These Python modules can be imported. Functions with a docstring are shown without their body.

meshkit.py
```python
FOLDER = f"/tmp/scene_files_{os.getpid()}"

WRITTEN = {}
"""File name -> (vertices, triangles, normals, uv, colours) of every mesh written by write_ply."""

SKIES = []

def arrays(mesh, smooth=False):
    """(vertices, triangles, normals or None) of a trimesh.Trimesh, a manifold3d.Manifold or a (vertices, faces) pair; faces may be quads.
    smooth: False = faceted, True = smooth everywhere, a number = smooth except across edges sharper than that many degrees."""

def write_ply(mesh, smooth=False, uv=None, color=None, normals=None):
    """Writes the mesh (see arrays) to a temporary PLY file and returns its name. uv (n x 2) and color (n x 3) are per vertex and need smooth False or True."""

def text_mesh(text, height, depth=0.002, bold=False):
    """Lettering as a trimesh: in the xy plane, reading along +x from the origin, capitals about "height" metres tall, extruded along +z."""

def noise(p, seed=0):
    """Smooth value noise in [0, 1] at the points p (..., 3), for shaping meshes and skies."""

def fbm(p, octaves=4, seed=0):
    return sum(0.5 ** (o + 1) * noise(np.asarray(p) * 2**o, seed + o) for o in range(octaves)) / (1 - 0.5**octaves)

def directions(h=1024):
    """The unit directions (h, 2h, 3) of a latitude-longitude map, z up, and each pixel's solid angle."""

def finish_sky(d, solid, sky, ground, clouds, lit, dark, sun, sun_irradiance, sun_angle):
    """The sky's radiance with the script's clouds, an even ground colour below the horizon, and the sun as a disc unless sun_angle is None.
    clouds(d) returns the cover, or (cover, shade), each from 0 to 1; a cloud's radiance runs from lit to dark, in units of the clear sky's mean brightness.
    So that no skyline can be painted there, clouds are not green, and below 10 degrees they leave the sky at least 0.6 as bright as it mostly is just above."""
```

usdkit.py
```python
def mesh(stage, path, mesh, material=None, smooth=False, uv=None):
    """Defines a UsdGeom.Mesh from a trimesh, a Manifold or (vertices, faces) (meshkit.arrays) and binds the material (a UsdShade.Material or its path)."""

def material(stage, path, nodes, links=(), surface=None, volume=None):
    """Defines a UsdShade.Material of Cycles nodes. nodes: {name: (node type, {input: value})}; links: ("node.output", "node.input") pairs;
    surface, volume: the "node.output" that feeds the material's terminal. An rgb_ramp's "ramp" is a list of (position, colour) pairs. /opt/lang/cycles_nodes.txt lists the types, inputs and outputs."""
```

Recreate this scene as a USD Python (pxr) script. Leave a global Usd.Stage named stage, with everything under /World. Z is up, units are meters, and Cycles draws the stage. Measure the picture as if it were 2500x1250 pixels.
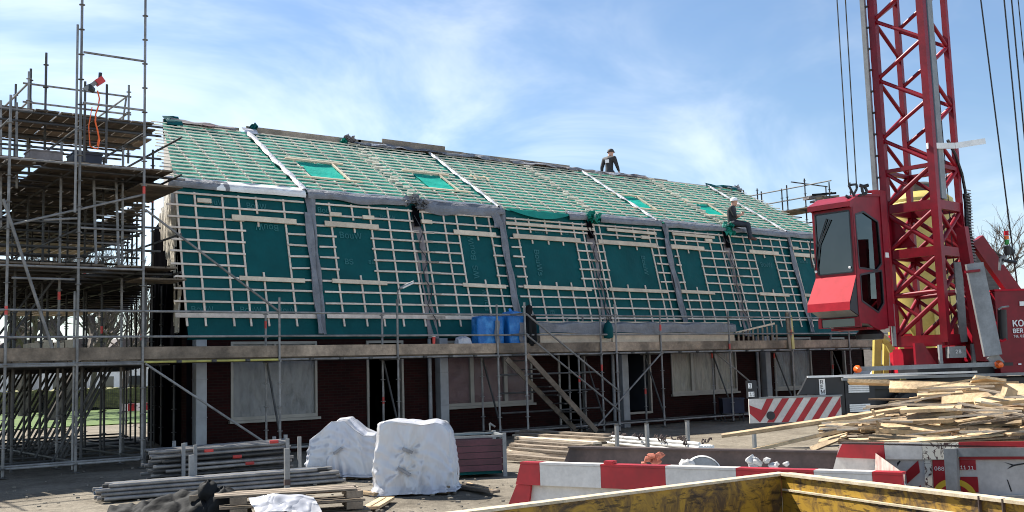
import math, random, numpy as np, trimesh, usdkit, meshkit, manifold3d as m3
from shapely.geometry import Polygon, box as sbox
from shapely.ops import unary_union
from pxr import Usd, UsdGeom, UsdLux, UsdShade, Gf, Sdf
stage = Usd.Stage.CreateInMemory()
UsdGeom.SetStageUpAxis(stage, 'Z'); UsdGeom.SetStageMetersPerUnit(stage, 1.0)
UsdGeom.Xform.Define(stage, '/World'); UsdGeom.Scope.Define(stage, '/World/Looks')
rng = random.Random(7); nrg = np.random.default_rng(7)
V3 = lambda *a: np.array(a, float)

# ------------------------------------------------------------------ camera, sky, sun
FPX, PITCH, ROLL, PSI, EYE = 2572.6, math.radians(6.2534), math.radians(-1.7533), math.radians(52.8473), 1.628
EXPOSURE = 1.22
SUN_AZ, SUN_EL = math.radians(-16), math.radians(50)      # azimuth from +y towards +x
SUN_I, SKY_S = 1.25, 0.058
FW = V3(math.cos(PSI)*math.cos(PITCH), math.sin(PSI)*math.cos(PITCH), math.sin(PITCH))
_r = V3(math.sin(PSI), -math.cos(PSI), 0); _u = np.cross(_r, FW)
RT = _r*math.cos(ROLL) + _u*math.sin(ROLL); UP = -_r*math.sin(ROLL) + _u*math.cos(ROLL)
EYEP = V3(0, 0, EYE)
cam = UsdGeom.Camera.Define(stage, '/World/camera')
M = np.eye(4); M[0, :3], M[1, :3], M[2, :3], M[3, :3] = RT, UP, -FW, EYEP
cam.AddTransformOp().Set(Gf.Matrix4d(*M.flatten().tolist()))
cam.CreateHorizontalApertureAttr(36.0); cam.CreateVerticalApertureAttr(18.0); cam.CreateFocalLengthAttr(36.0*FPX/2500)
cam.CreateFStopAttr(0.0); cam.CreateClippingRangeAttr((0.1, 3000)); cam.CreateExposureAttr(EXPOSURE)
SUNV = V3(math.sin(SUN_AZ)*math.cos(SUN_EL), math.cos(SUN_AZ)*math.cos(SUN_EL), math.sin(SUN_EL))
sun = UsdLux.DistantLight.Define(stage, '/World/sun')
sun.CreateIntensityAttr(SUN_I); sun.CreateAngleAttr(0.53); sun.CreateColorAttr(Gf.Vec3f(1.0, 0.955, 0.88)); sun.CreateNormalizeAttr(True)
_z = SUNV; _x = np.cross(V3(0, 0, 1), _z); _x /= np.linalg.norm(_x); _y = np.cross(_z, _x)
M = np.eye(4); M[0, :3], M[1, :3], M[2, :3] = _x, _y, _z
sun.AddTransformOp().Set(Gf.Matrix4d(*M.flatten().tolist()))
skym = usdkit.material(stage, '/World/Looks/sky_air', {
    'tc': ('texture_coordinate', {}),
    'sky': ('sky_texture', {'sky_type': 'single_scattering', 'sun_disc': False, 'sun_elevation': SUN_EL, 'sun_rotation': SUN_AZ, 'air_density': 1.15, 'aerosol_density': .45, 'ozone_density': 1.6}),
    'm1': ('mapping', {'rotation': (0.35, 0.5, -0.6), 'scale': (1.2, 3.0, 4.6)}),
    'n1': ('noise_texture', {'scale': 2.1, 'detail': 9.0, 'roughness': 0.58, 'distortion': 0.55}),
    'm2': ('mapping', {'scale': (1.4, 1.4, 3.0), 'location': (3.1, 1.7, 0.4)}),
    'n2': ('noise_texture', {'scale': 1.35, 'detail': 5.0, 'roughness': 0.5, 'distortion': 0.3}),
    'mul': ('math', {'math_type': 'multiply'}),
    'r': ('map_range', {'range_type': 'smoothstep', 'from_min': 0.17, 'from_max': 0.42, 'to_min': 0.0, 'to_max': 0.66, 'clamp': True}),
    'bw': ('rgb_to_bw', {}), 'cl': ('mix_color', {'blend_type': 'multiply', 'fac': 1.0, 'b': (2.0, 2.06, 2.14), 'use_clamp': False}),
    'mix': ('mix_color', {'use_clamp': False}),
    'tint': ('mix_color', {'blend_type': 'multiply', 'fac': 1.0, 'b': (.94, 1.02, 1.12), 'use_clamp': False}), 'bg': ('background_shader', {'strength': SKY_S})},
    [('tc.generated', 'm1.vector'), ('m1.vector', 'n1.vector'), ('tc.generated', 'm2.vector'), ('m2.vector', 'n2.vector'),
     ('n1.fac', 'mul.value1'), ('n2.fac', 'mul.value2'), ('mul.value', 'r.value'), ('r.result', 'mix.fac'), ('sky.color', 'mix.a'), ('sky.color', 'bw.color'), ('bw.val', 'cl.a'), ('cl.result', 'mix.b'), ('mix.result', 'tint.a'), ('tint.result', 'bg.color')], surface='bg.background')
dome = UsdLux.DomeLight.Define(stage, '/World/sky')
UsdShade.MaterialBindingAPI.Apply(dome.GetPrim()).Bind(skym)
dome.GetPrim().SetCustomDataByKey('kind', 'structure')

# ------------------------------------------------------------------ photograph pixel (2500 x 1250) to a point of the place
def ray(x, y): return FW + RT*(x-1250)/FPX - UP*(y-625)/FPX
def dep(x, y, D): return EYEP + ray(x, y)*D
def gz(x, y, z=0.0): d = ray(x, y); return EYEP + d*(z-EYE)/d[2]
def oy(x, y, Y): d = ray(x, y); return EYEP + d*Y/d[1]
def opl(x, y, P, n): d = ray(x, y); return EYEP + d*((P-EYEP)@n/(d@n))

# ------------------------------------------------------------------ materials
def mat(name, col, rough=.6, metal=0., amt=.18, scale=2.5, bump=0., bscale=30., rnd=0., stretch=(1, 1, 1), spec=.5, col2=None, lo=.35, hi=.65, fine=0., coat=0., obj=False, bdist=.02, **kw):
    col = np.array(col, float); c1 = col*(1-amt); c2 = np.array(col2, float) if col2 is not None else np.minimum(col*(1+amt), .95)
    n = {'g': ('texture_coordinate', {}) if obj else ('geometry', {}), 'm': ('mapping', {'scale': stretch}), 'n': ('noise_texture', {'scale': scale, 'detail': 6., 'roughness': .6}),
         'r': ('rgb_ramp', {'ramp': [(0, c1), (lo, c1), (hi, c2), (1, c2)]}), 'p': ('principled_bsdf', {'roughness': rough, 'metallic': metal, 'specular_ior_level': spec, **kw})}
    l = [('g.object' if obj else 'g.position', 'm.vector'), ('m.vector', 'n.vector'), ('n.fac', 'r.fac')]; out = 'r.color'
    if fine:
        n['nf'] = ('noise_texture', {'scale': scale*9, 'detail': 5., 'roughness': .7}); n['rf'] = ('map_range', {'from_min': .25, 'from_max': .75, 'to_min': 1-fine, 'to_max': 1+fine})
        n['hf'] = ('hsv', {}); l += [('m.vector', 'nf.vector'), ('nf.fac', 'rf.value'), ('rf.result', 'hf.value'), (out, 'hf.color')]; out = 'hf.color'
    if rnd:
        n['o'] = ('object_info', {}); n['rr'] = ('map_range', {'from_min': 0., 'from_max': 1., 'to_min': 1-rnd, 'to_max': 1+rnd}); n['h'] = ('hsv', {})
        l += [('o.random', 'rr.value'), ('rr.result', 'h.value'), (out, 'h.color')]; out = 'h.color'
    l.append((out, 'p.base_color'))
    if bump:
        n['bn'] = ('noise_texture', {'scale': bscale, 'detail': 4., 'roughness': .6}); n['b'] = ('bump', {'strength': bump, 'distance': bdist})
        l += [('m.vector', 'bn.vector'), ('bn.fac', 'b.height'), ('b.normal', 'p.normal')]
    return usdkit.material(stage, '/World/Looks/'+name, n, l, surface='p.BSDF')

MT = {}
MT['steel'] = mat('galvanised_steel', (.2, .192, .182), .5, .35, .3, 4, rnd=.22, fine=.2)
MT['steel_dark'] = mat('dark_grey_steel', (.055, .053, .05), .55, .3, .3, 4, rnd=.25, fine=.2)  # darker version of the galvanised steel, mostly on inner and rear tubes
MT['red_band'] = mat('red_marking_paint', (.5, .05, .04), .5, rnd=.2)
MT['board'] = mat('scaffold_board_wood', (.12, .092, .066), .85, 0, .4, 2.2, .3, 30, .3, (1, 1, 1), fine=.3)
MT['toeboard'] = mat('toe_board_wood', (.21, .16, .115), .85, 0, .45, 1.7, .3, 30, .4, fine=.3)
MT['batten'] = mat('new_batten_wood', (.6, .5, .41), .65, 0, .16, 6, .1, 60, .12, fine=.12)
MT['roofbatten'] = mat('roof_batten_wood_backlit_tint', (.56, .53, .45), .6, 0, .14, 6, .1, 60, .14, fine=.1)  # less yellow copy of the batten wood, backlight put into the colour
MT['scrap'] = mat('scrap_timber', (.43, .305, .17), .75, 0, .4, 3.2, .3, 40, .45, fine=.3)
MT['dark_scrap'] = mat('brown_old_timber', (.16, .1, .055), .8, 0, .4, 4, .3, 35, .4, fine=.3)
MT['old_wood'] = mat('grey_weathered_wood', (.18, .14, .1), .8, 0, .35, 3, .3, 35, .25, fine=.3)
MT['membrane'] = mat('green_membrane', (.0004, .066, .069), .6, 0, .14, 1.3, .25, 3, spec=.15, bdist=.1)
MT['membrane_up'] = mat('green_membrane_sunlit_tint', (.007, .195, .145), .55, 0, .2, 1.6, .35, 5, spec=.22, bdist=.1)  # lighter copy of the green membrane, sunlight put into the colour
MT['sunlitpatch'] = mat('turquoise_sunlit_tint', (.002, .33, .25), .6, 0, .12, 2.2, .3, 5, spec=.15, bdist=.08)  # brighter membrane colour: sunlight painted in where no battens shade it
MT['print'] = mat('membrane_print', (.012, .12, .12), .5)
MT['foil'] = mat('grey_foil', (.165, .168, .18), .5, 0, .2, 3, .5, 9, spec=.5, bdist=.08)
MT['foil_white'] = mat('white_foil', (.5, .5, .53), .45, 0, .12, 3, .5, 12, bdist=.06)
MT['foil_brown'] = mat('brown_grey_felt', (.17, .15, .15), .7, 0, .25, 4, .4, 12)
MT['ridge_wood'] = mat('ridge_board_wood', (.22, .18, .14), .8, 0, .3, 1.6, .2, 20, .25, fine=.25)
MT['brick_plain'] = mat('brick_plinth', (.09, .035, .03), .85)
MT['frame'] = mat('cream_window_frame', (.24, .22, .185), .5, 0, .1, 3)
MT['black'] = mat('black_sheet', (.004, .004, .005), .9, 0, .3, 3, .2, 8, spec=0.)
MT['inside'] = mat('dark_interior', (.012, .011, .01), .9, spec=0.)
MT['wrapwhite'] = mat('pillar_wrap', (.24, .245, .25), .5, 0, .14, 3, .3, 8)
MT['cream'] = mat('gable_sheet', (.62, .56, .46), .6, 0, .2, 2.2, .7, 5, stretch=(1, 1.6, .45), fine=.12, bdist=.12)
MT['plaster'] = mat('gable_board', (.42, .38, .33), .7, 0, .1, 1.5)
MT['red'] = mat('crane_red_paint', (.19, .0025, .011), .4, 0, .25, 2.2, spec=.35, fine=.15)
MT['redbright'] = mat('cab_hood_red', (.4, .012, .025), .65, 0, .12, 6, spec=.15, fine=.1)
MT['glass'] = mat('cab_dark_glass', (.012, .018, .018), .04, 0, .1, 2, spec=.9)
MT['blackpaint'] = mat('black_paint', (.012, .013, .016), .4, 0, .3, 3)
MT['rubber'] = mat('tyre_rubber', (.02, .02, .021), .8, 0, .3, 8)
MT['greymetal'] = mat('grey_painted_metal', (.2, .205, .205), .5, .1, .2, 2.5, fine=.18)
MT['whitepaint'] = mat('white_paint', (.72, .71, .68), .45, 0, .12, 2.5, fine=.12)
MT['yellow'] = mat('yellow_paint', (.48, .38, .1), .45, 0, .12, 2, fine=.1)
MT['amber'] = mat('amber_lens', (.75, .12, .015), .15, 0, .1, 4, spec=.8)
MT['green_lens'] = mat('green_lens', (.01, .2, .04), .2, 0, .1, 4)
MT['plastic'] = usdkit.material(stage, '/World/Looks/white_wrap_plastic', {
    'g': ('geometry', {}), 'm': ('mapping', {'scale': (1., 1., .6), 'rotation': (.2, .5, .3)}), 'n': ('noise_texture', {'scale': 2.6, 'detail': 4.}), 'r': ('rgb_ramp', {'ramp': [(0, (.36, .38, .45)), (.4, (.47, .475, .51)), (.6, (.52, .515, .52)), (1, (.55, .52, .46))]}),
    'w': ('noise_texture', {'scale': 1.9, 'detail': 1., 'roughness': .4, 'distortion': 1.6}), 's1': ('math', {'math_type': 'subtract', 'value2': .5}), 'ab': ('math', {'math_type': 'absolute'}), 'pw': ('math', {'math_type': 'power', 'value2': .55}),
    'm2': ('mapping', {'scale': (2.2, 2.2, .5), 'rotation': (0, .25, 0)}), 'w2': ('noise_texture', {'scale': 2.6, 'detail': 1., 'distortion': 1.}), 's2': ('math', {'math_type': 'subtract', 'value2': .5}), 'ab2': ('math', {'math_type': 'absolute'}), 'pw2': ('math', {'math_type': 'power', 'value2': .6}), 'ad': ('math', {'math_type': 'add'}),
    'b': ('bump', {'strength': .16, 'distance': .08}), 'p': ('principled_bsdf', {'roughness': .22, 'specular_ior_level': .7})},
    [('g.position', 'm.vector'), ('m.vector', 'n.vector'), ('n.fac', 'r.fac'), ('m.vector', 'w.vector'), ('w.fac', 's1.value1'), ('s1.value', 'ab.value1'), ('ab.value', 'pw.value1'), ('g.position', 'm2.vector'), ('m2.vector', 'w2.vector'), ('w2.fac', 's2.value1'), ('s2.value', 'ab2.value1'), ('ab2.value', 'pw2.value1'), ('pw.value', 'ad.value1'), ('pw2.value', 'ad.value2'), ('ad.value', 'b.height'), ('b.normal', 'p.normal'), ('r.color', 'p.base_color')], surface='p.BSDF')
MT['tape'] = mat('grey_tape', (.22, .22, .23), .4, 0, .2, 6)
MT['blackcloth'] = mat('black_tarpaulin', (.009, .0095, .01), .75, 0, .35, 4, .3, 9, spec=.15, bdist=.03)
MT['blue'] = mat('blue_packaging', (.012, .2, .6), .35, 0, .25, 4, .5, 9, col2=(.08, .34, .7), lo=.5, hi=.72, bdist=.06)
MT['brickred'] = mat('loose_red_brick', (.34, .1, .06), .85, 0, .25, 9)
MT['concrete'] = mat('broken_concrete', (.46, .45, .43), .9, 0, .2, 7, .5, 30)
MT['maroon'] = mat('maroon_boards', (.065, .018, .026), .6, 0, .3, 3, rnd=.2, fine=.25)
MT['skipred'] = mat('skip_red_paint', (.32, .006, .012), .42, 0, .22, 3, fine=.12)
MT['skipwhite'] = mat('skip_white_paint', (.5, .47, .43), .5, 0, .12, 2.5, fine=.14, col2=(.56, .53, .49))
MT['rustbrown'] = mat('rusty_dark_steel', (.055, .035, .03), .75, 0, .4, 3, fine=.3)
MT['pinkworn'] = mat('worn_pink_paint', (.34, .2, .17), .7, 0, .25, 9, col2=(.42, .36, .32))
MT['yellowworn'] = usdkit.material(stage, '/World/Looks/worn_yellow_skip_paint', {
    'g': ('geometry', {}), 'm': ('mapping', {'scale': (1, 1, .7)}), 'n1': ('noise_texture', {'scale': 5., 'detail': 9., 'roughness': .72, 'distortion': 1.3}),
    'r1': ('rgb_ramp', {'ramp': [(0, (.42, .25, .02)), (.45, (.38, .22, .02)), (.53, (.22, .125, .02)), (.61, (.07, .04, .017)), (1, (.04, .024, .013))]}),
    'm2': ('mapping', {'scale': (9, 9, 42), 'rotation': (.35, .3, .2)}), 'n2': ('noise_texture', {'scale': 1., 'detail': 6., 'roughness': .65}),
    'r2': ('rgb_ramp', {'ramp': [(0, (.04, .024, .014)), (.4, (.045, .026, .014)), (.46, (1, 1, 1)), (1, (1, 1, 1))]}),
    'mx': ('mix_color', {'blend_type': 'multiply', 'fac': .75}), 'p': ('principled_bsdf', {'roughness': .6})},
    [('g.position', 'm.vector'), ('m.vector', 'n1.vector'), ('n1.fac', 'r1.fac'), ('g.position', 'm2.vector'), ('m2.vector', 'n2.vector'), ('n2.fac', 'r2.fac'), ('r1.color', 'mx.a'), ('r2.color', 'mx.b'), ('mx.result', 'p.base_color')], surface='p.BSDF')
MT['yellowrim'] = mat('skip_rim', (.55, .45, .3), .6, 0, .3, 14, col2=(.62, .52, .36), fine=.25)
MT['graffiti'] = usdkit.material(stage, '/World/Looks/scribbled_white_paint', {
    'g': ('geometry', {}), 'n': ('noise_texture', {'scale': 7., 'detail': 2., 'distortion': 2.2}), 'r': ('rgb_ramp', {'ramp': [(0, (.6, .55, .45)), (.47, (.6, .55, .45)), (.49, (.05, .02, .02)), (.52, (.05, .02, .02)), (.54, (.6, .56, .47)), (1, (.6, .56, .47))]}), 'p': ('principled_bsdf', {'roughness': .5})},
    [('g.position', 'n.vector'), ('n.fac', 'r.fac'), ('r.color', 'p.base_color')], surface='p.BSDF')
MT['brick'] = usdkit.material(stage, '/World/Looks/dark_red_brickwork', {
    'g': ('geometry', {}), 'sx': ('separate_xyz', {}), 'cx': ('combine_xyz', {}), 'b': ('brick_texture', {'scale': 1., 'brick_width': .22, 'row_height': .0625, 'mortar_size': .006, 'color1': (.02, .0042, .0035), 'color2': (.011, .0026, .0024), 'mortar': (.016, .011, .009)}),
    'n': ('noise_texture', {'scale': 1.2, 'detail': 5.}), 'mr': ('map_range', {'from_min': .2, 'from_max': .8, 'to_min': .65, 'to_max': 1.35}), 'h': ('hsv', {}), 'bp': ('bump', {'strength': .5, 'distance': .01}), 'p': ('principled_bsdf', {'roughness': .9, 'specular_ior_level': .1})},
    [('g.position', 'sx.vector'), ('sx.x', 'cx.x'), ('sx.z', 'cx.y'), ('cx.vector', 'b.vector'), ('g.position', 'n.vector'), ('n.fac', 'mr.value'), ('b.color', 'h.color'), ('mr.result', 'h.value'), ('h.color', 'p.base_color'), ('b.fac', 'bp.height'), ('bp.normal', 'p.normal')], surface='p.BSDF')
def clear_mix(name, col, cover, rough=.3, stretch=(1, 1, 1), scale=5., lo=.3, hi=.7):
    return usdkit.material(stage, '/World/Looks/'+name, {'g': ('geometry', {}), 'm': ('mapping', {'scale': stretch, 'rotation': (0, .6, 0)}), 'n': ('noise_texture', {'scale': scale, 'detail': 5., 'distortion': .6}),
        'mr': ('map_range', {'from_min': lo, 'from_max': hi, 'to_min': cover-.18, 'to_max': cover+.18, 'clamp': True}), 'bp': ('bump', {'strength': .6, 'distance': .05}),
        'p': ('principled_bsdf', {'base_color': col, 'roughness': rough}), 't': ('transparent_bsdf', {}), 'x': ('mix_closure', {})},
        [('g.position', 'm.vector'), ('m.vector', 'n.vector'), ('n.fac', 'mr.value'), ('n.fac', 'bp.height'), ('bp.normal', 'p.normal'), ('mr.result', 'x.fac'), ('t.BSDF', 'x.closure1'), ('p.BSDF', 'x.closure2')], surface='x.closure')
MT['sheet'] = clear_mix('window_plastic_sheet', (.15, .145, .135), .64, .35, (2.2, 2.2, .8), 4.)
MT['redsheet'] = clear_mix('window_plastic_sheet_red_behind', (.12, .072, .07), .6, .3, (1.4, 1.4, 1.), 2.)
MT['warmsheet'] = clear_mix('window_plastic_sheet_warm', (.24, .215, .165), .7, .35, (2.6, 2.6, .6), 4.)
MT['pane'] = usdkit.material(stage, '/World/Looks/cab_pane', {'f': ('fresnel', {'IOR': 1.5}), 'm': ('math', {'math_type': 'multiply_add', 'value2': 1.4, 'value3': .07}), 't': ('transparent_bsdf', {'color': (.06, .085, .085)}), 'g': ('glossy_bsdf', {'color': (.55, .62, .63), 'roughness': .015}), 'x': ('mix_closure', {})},
    [('f.fac', 'm.value1'), ('m.value', 'x.fac'), ('t.BSDF', 'x.closure1'), ('g.BSDF', 'x.closure2')], surface='x.closure')
MT['sand'] = usdkit.material(stage, '/World/Looks/sandy_ground', {
    'g': ('geometry', {}), 'n1': ('noise_texture', {'scale': .55, 'detail': 7., 'roughness': .62}), 'r1': ('rgb_ramp', {'ramp': [(0, (.08, .066, .05)), (.38, (.135, .116, .09)), (.55, (.215, .188, .148)), (1, (.26, .23, .185))]}),
    'n2': ('noise_texture', {'scale': 9., 'detail': 8., 'roughness': .75}), 'mr': ('map_range', {'from_min': .25, 'from_max': .75, 'to_min': .55, 'to_max': 1.4}), 'h': ('hsv', {}),
    'v': ('voronoi_texture', {'scale': 26.}), 'rv': ('rgb_ramp', {'ramp': [(0, (.45, .42, .4)), (.13, (.6, .58, .55)), (.2, (1, 1, 1)), (1, (1, 1, 1))]}), 'mx': ('mix_color', {'blend_type': 'multiply', 'fac': .55}),
    'b': ('bump', {'strength': .8, 'distance': .05}), 'p': ('principled_bsdf', {'roughness': .95, 'specular_ior_level': .1})},
    [('g.position', 'n1.vector'), ('n1.fac', 'r1.fac'), ('g.position', 'n2.vector'), ('n2.fac', 'mr.value'), ('mr.result', 'h.value'), ('r1.color', 'h.color'), ('g.position', 'v.vector'), ('v.distance', 'rv.fac'), ('h.color', 'mx.a'), ('rv.color', 'mx.b'), ('mx.result', 'p.base_color'), ('n2.fac', 'b.height'), ('b.normal', 'p.normal')], surface='p.BSDF')
MT['grass'] = mat('lawn_grass', (.055, .1, .004), .9, 0, .35, 1.2, .4, 12, fine=.35)
MT['bark'] = mat('tree_bark', (.09, .07, .055), .9, 0, .3, 4)
MT['hedge'] = mat('yellowish_hedge', (.16, .15, .05), .9, 0, .4, 5)
MT['skin'] = mat('skin', (.5, .28, .2), .5, 0, .06)
MT['jacket'] = mat('black_work_jacket', (.014, .014, .016), .75, 0, .25, 6)
MT['trousers'] = mat('dark_work_trousers', (.022, .026, .036), .8, 0, .25, 8)
MT['shoe'] = mat('brown_work_boots', (.1, .04, .03), .6, 0, .3, 12)
MT['helmet'] = mat('white_helmet', (.8, .8, .8), .25, 0, .03)
MT['hairdark'] = mat('dark_cap', (.03, .027, .026), .7)
MT['orange'] = mat('orange_strap', (.75, .12, .02), .6, 0, .15, 8)
MT['hoistred'] = mat('hoist_red_paint', (.5, .03, .03), .4, 0, .15, 5)
MT['navy'] = mat('navy_blue_container', (.005, .011, .03), .5, 0, .3, 2, fine=.2)
MT['darkbrick'] = mat('dark_house_brick', (.075, .065, .06), .9, 0, .25, 2.2, stretch=(1, 1, 7), fine=.3)
MT['rooftile'] = mat('dark_roof_tiles', (.06, .045, .04), .8, 0, .3, 3)
MT['pale'] = mat('pale_render', (.68, .66, .62), .8, 0, .08)
MT['timberpale'] = mat('pale_new_timber', (.56, .46, .34), .7, 0, .14, 4, .1, 40, .12, fine=.12)
MT['poleyellow'] = mat('yellow_marked_tube', (.4, .36, .1), .5, .2, .25, 3)
MT['poleblue'] = mat('blue_tinted_tube', (.1, .14, .2), .4, .45, .2, 3)
MT['text_white'] = mat('white_lettering', (.75, .75, .74), .5, 0, .03)
MT['text_yellow'] = mat('yellow_marking', (.6, .4, .03), .5, 0, .05)

# ------------------------------------------------------------------ mesh helpers
def norm(v): v = np.asarray(v, float); return v/np.linalg.norm(v)
class MB:
    def __init__(s): s.v, s.f, s.n = [], [], 0
    def add(s, v, f):
        v = np.asarray(v, float); f = np.asarray(f, int)
        if f.ndim == 2 and f.shape[1] == 4: f = np.vstack([f[:, [0, 1, 2]], f[:, [0, 2, 3]]])
        s.v.append(v); s.f.append(f+s.n); s.n += len(v); return s
    def tm(s, t): return s.add(t.vertices, t.faces)
    def tube(s, p, q, r, n=8, r2=None):
        p, q = np.asarray(p, float), np.asarray(q, float); d = norm(q-p); a = norm(np.cross(d, V3(0, 0, 1) if abs(d[2]) < .9 else V3(1, 0, 0))); b = np.cross(d, a)
        t = np.arange(n)*2*math.pi/n; c = np.outer(np.cos(t), a)+np.outer(np.sin(t), b); r2 = r if r2 is None else r2
        v = np.vstack([p+c*r, q+c*r2, [p], [q]]); i = np.arange(n); j = (i+1) % n
        return s.add(v, np.vstack([np.c_[i, j, j+n], np.c_[i, j+n, i+n], np.c_[j, i, np.full(n, 2*n)], np.c_[i+n, j+n, np.full(n, 2*n+1)]]))
    def path(s, pts, r, n=6):
        for a, b in zip(pts[:-1], pts[1:]): s.tube(a, b, r, n)
        return s
    def box(s, x0, x1, y0, y1, z0, z1):
        v = np.array([(x, y, z) for x in (x0, x1) for y in (y0, y1) for z in (z0, z1)], float)
        return s.add(v, [(0, 1, 3, 2), (4, 6, 7, 5), (0, 4, 5, 1), (2, 3, 7, 6), (0, 2, 6, 4), (1, 5, 7, 3)])
    def beam(s, p, q, w, h, up=(0, 0, 1)):
        p, q = np.asarray(p, float), np.asarray(q, float); d = norm(q-p); up = np.asarray(up, float)
        if abs(d@norm(up)) > .97: up = V3(0, 1, 0) if abs(d[1]) < .9 else V3(1, 0, 0)
        x = norm(np.cross(d, up)); u = np.cross(x, d)
        v = np.array([b+x*i*w/2+u*j*h/2 for b in (p, q) for i in (-1, 1) for j in (-1, 1)])
        return s.add(v, [(0, 1, 3, 2), (4, 6, 7, 5), (0, 4, 5, 1), (2, 3, 7, 6), (0, 2, 6, 4), (1, 5, 7, 3)])
    def obox(s, o, ex, ey, ez, x0, x1, y0, y1, z0, z1):
        v = np.array([o+ex*x+ey*y+ez*z for x in (x0, x1) for y in (y0, y1) for z in (z0, z1)])
        return s.add(v, [(0, 1, 3, 2), (4, 6, 7, 5), (0, 4, 5, 1), (2, 3, 7, 6), (0, 2, 6, 4), (1, 5, 7, 3)])
    def prism(s, poly, o, ex, ey, ez, t0, t1):
        """poly: points or shapely in the ex-ey plane, extruded along ez from t0 to t1"""
        g = poly if hasattr(poly, 'exterior') or hasattr(poly, 'geoms') else Polygon(poly)
        for q in getattr(g, 'geoms', [g]):
            m = trimesh.creation.extrude_polygon(q, t1-t0, engine='earcut'); v = m.vertices
            s.add(o+np.outer(v[:, 0], ex)+np.outer(v[:, 1], ey)+np.outer(v[:, 2]+t0, ez), m.faces if np.cross(ex, ey)@ez > 0 else m.faces[:, ::-1])
        return s
    def quadgrid(s, fn, nu, nv, thick=None):
        """a surface fn(u, v) over the unit square; thick = vector for a second layer"""
        P = np.array([[fn(u, v) for u in np.linspace(0, 1, nu+1)] for v in np.linspace(0, 1, nv+1)]).reshape(-1, 3)
        i = np.arange(nu*nv); r, c = i//nu, i % nu; a = r*(nu+1)+c
        f = np.c_[a, a+1, a+nu+2, a+nu+1]; s.add(P, f)
        if thick is not None: s.add(P+np.asarray(thick), f[:, ::-1])
        return s
    def lathe(s, prof, o, ax=(0, 0, 1), n=20):
        ax = norm(ax); a = norm(np.cross(ax, V3(1, .1, 0) if abs(ax[0]) < .9 else V3(0, 1, 0))); b = np.cross(ax, a); t = np.arange(n)*2*math.pi/n
        ring = np.outer(np.cos(t), a)+np.outer(np.sin(t), b)
        v = np.vstack([o+ring*r+ax*z for r, z in prof]); i = np.arange(n); j = (i+1) % n
        return s.add(v, np.vstack([np.c_[i+k*n, j+k*n, j+(k+1)*n, i+(k+1)*n] for k in range(len(prof)-1)]))
    def text(s, txt, o, ex, ey, h, depth=.004, bold=False):
        m = meshkit.text_mesh(txt, h, depth, bold); v = m.vertices; ez = np.cross(ex, ey)
        return s.add(o+np.outer(v[:, 0], ex)+np.outer(v[:, 1], ey)+np.outer(v[:, 2], ez), m.faces)
    def build(s, name, m, parent=None, smooth=False):
        v, f = np.vstack(s.v), np.vstack(s.f); k = np.unique(f); r = np.zeros(len(v), int); r[k] = np.arange(len(k)); return put(name, (v[k], r[f]), m, parent, smooth)
used = {}
def fresh(name, parent):
    base = str(parent.GetPath()) if parent is not None else '/World'
    k = used.get((base, name), 0); used[(base, name)] = k+1
    return f'{base}/{name}' if k == 0 else f'{base}/{name}_{k:03d}'
def put(name, mesh, m, parent=None, smooth=False):
    return usdkit.mesh(stage, fresh(name, parent), mesh, MT[m] if isinstance(m, str) else m, smooth).GetPrim()
def tag(o, label=None, cat=None, group=None, kind=None):
    for k, x in (('label', label), ('category', cat), ('group', group), ('kind', kind)):
        if x: o.SetCustomDataByKey(k, x)
    return o
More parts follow.
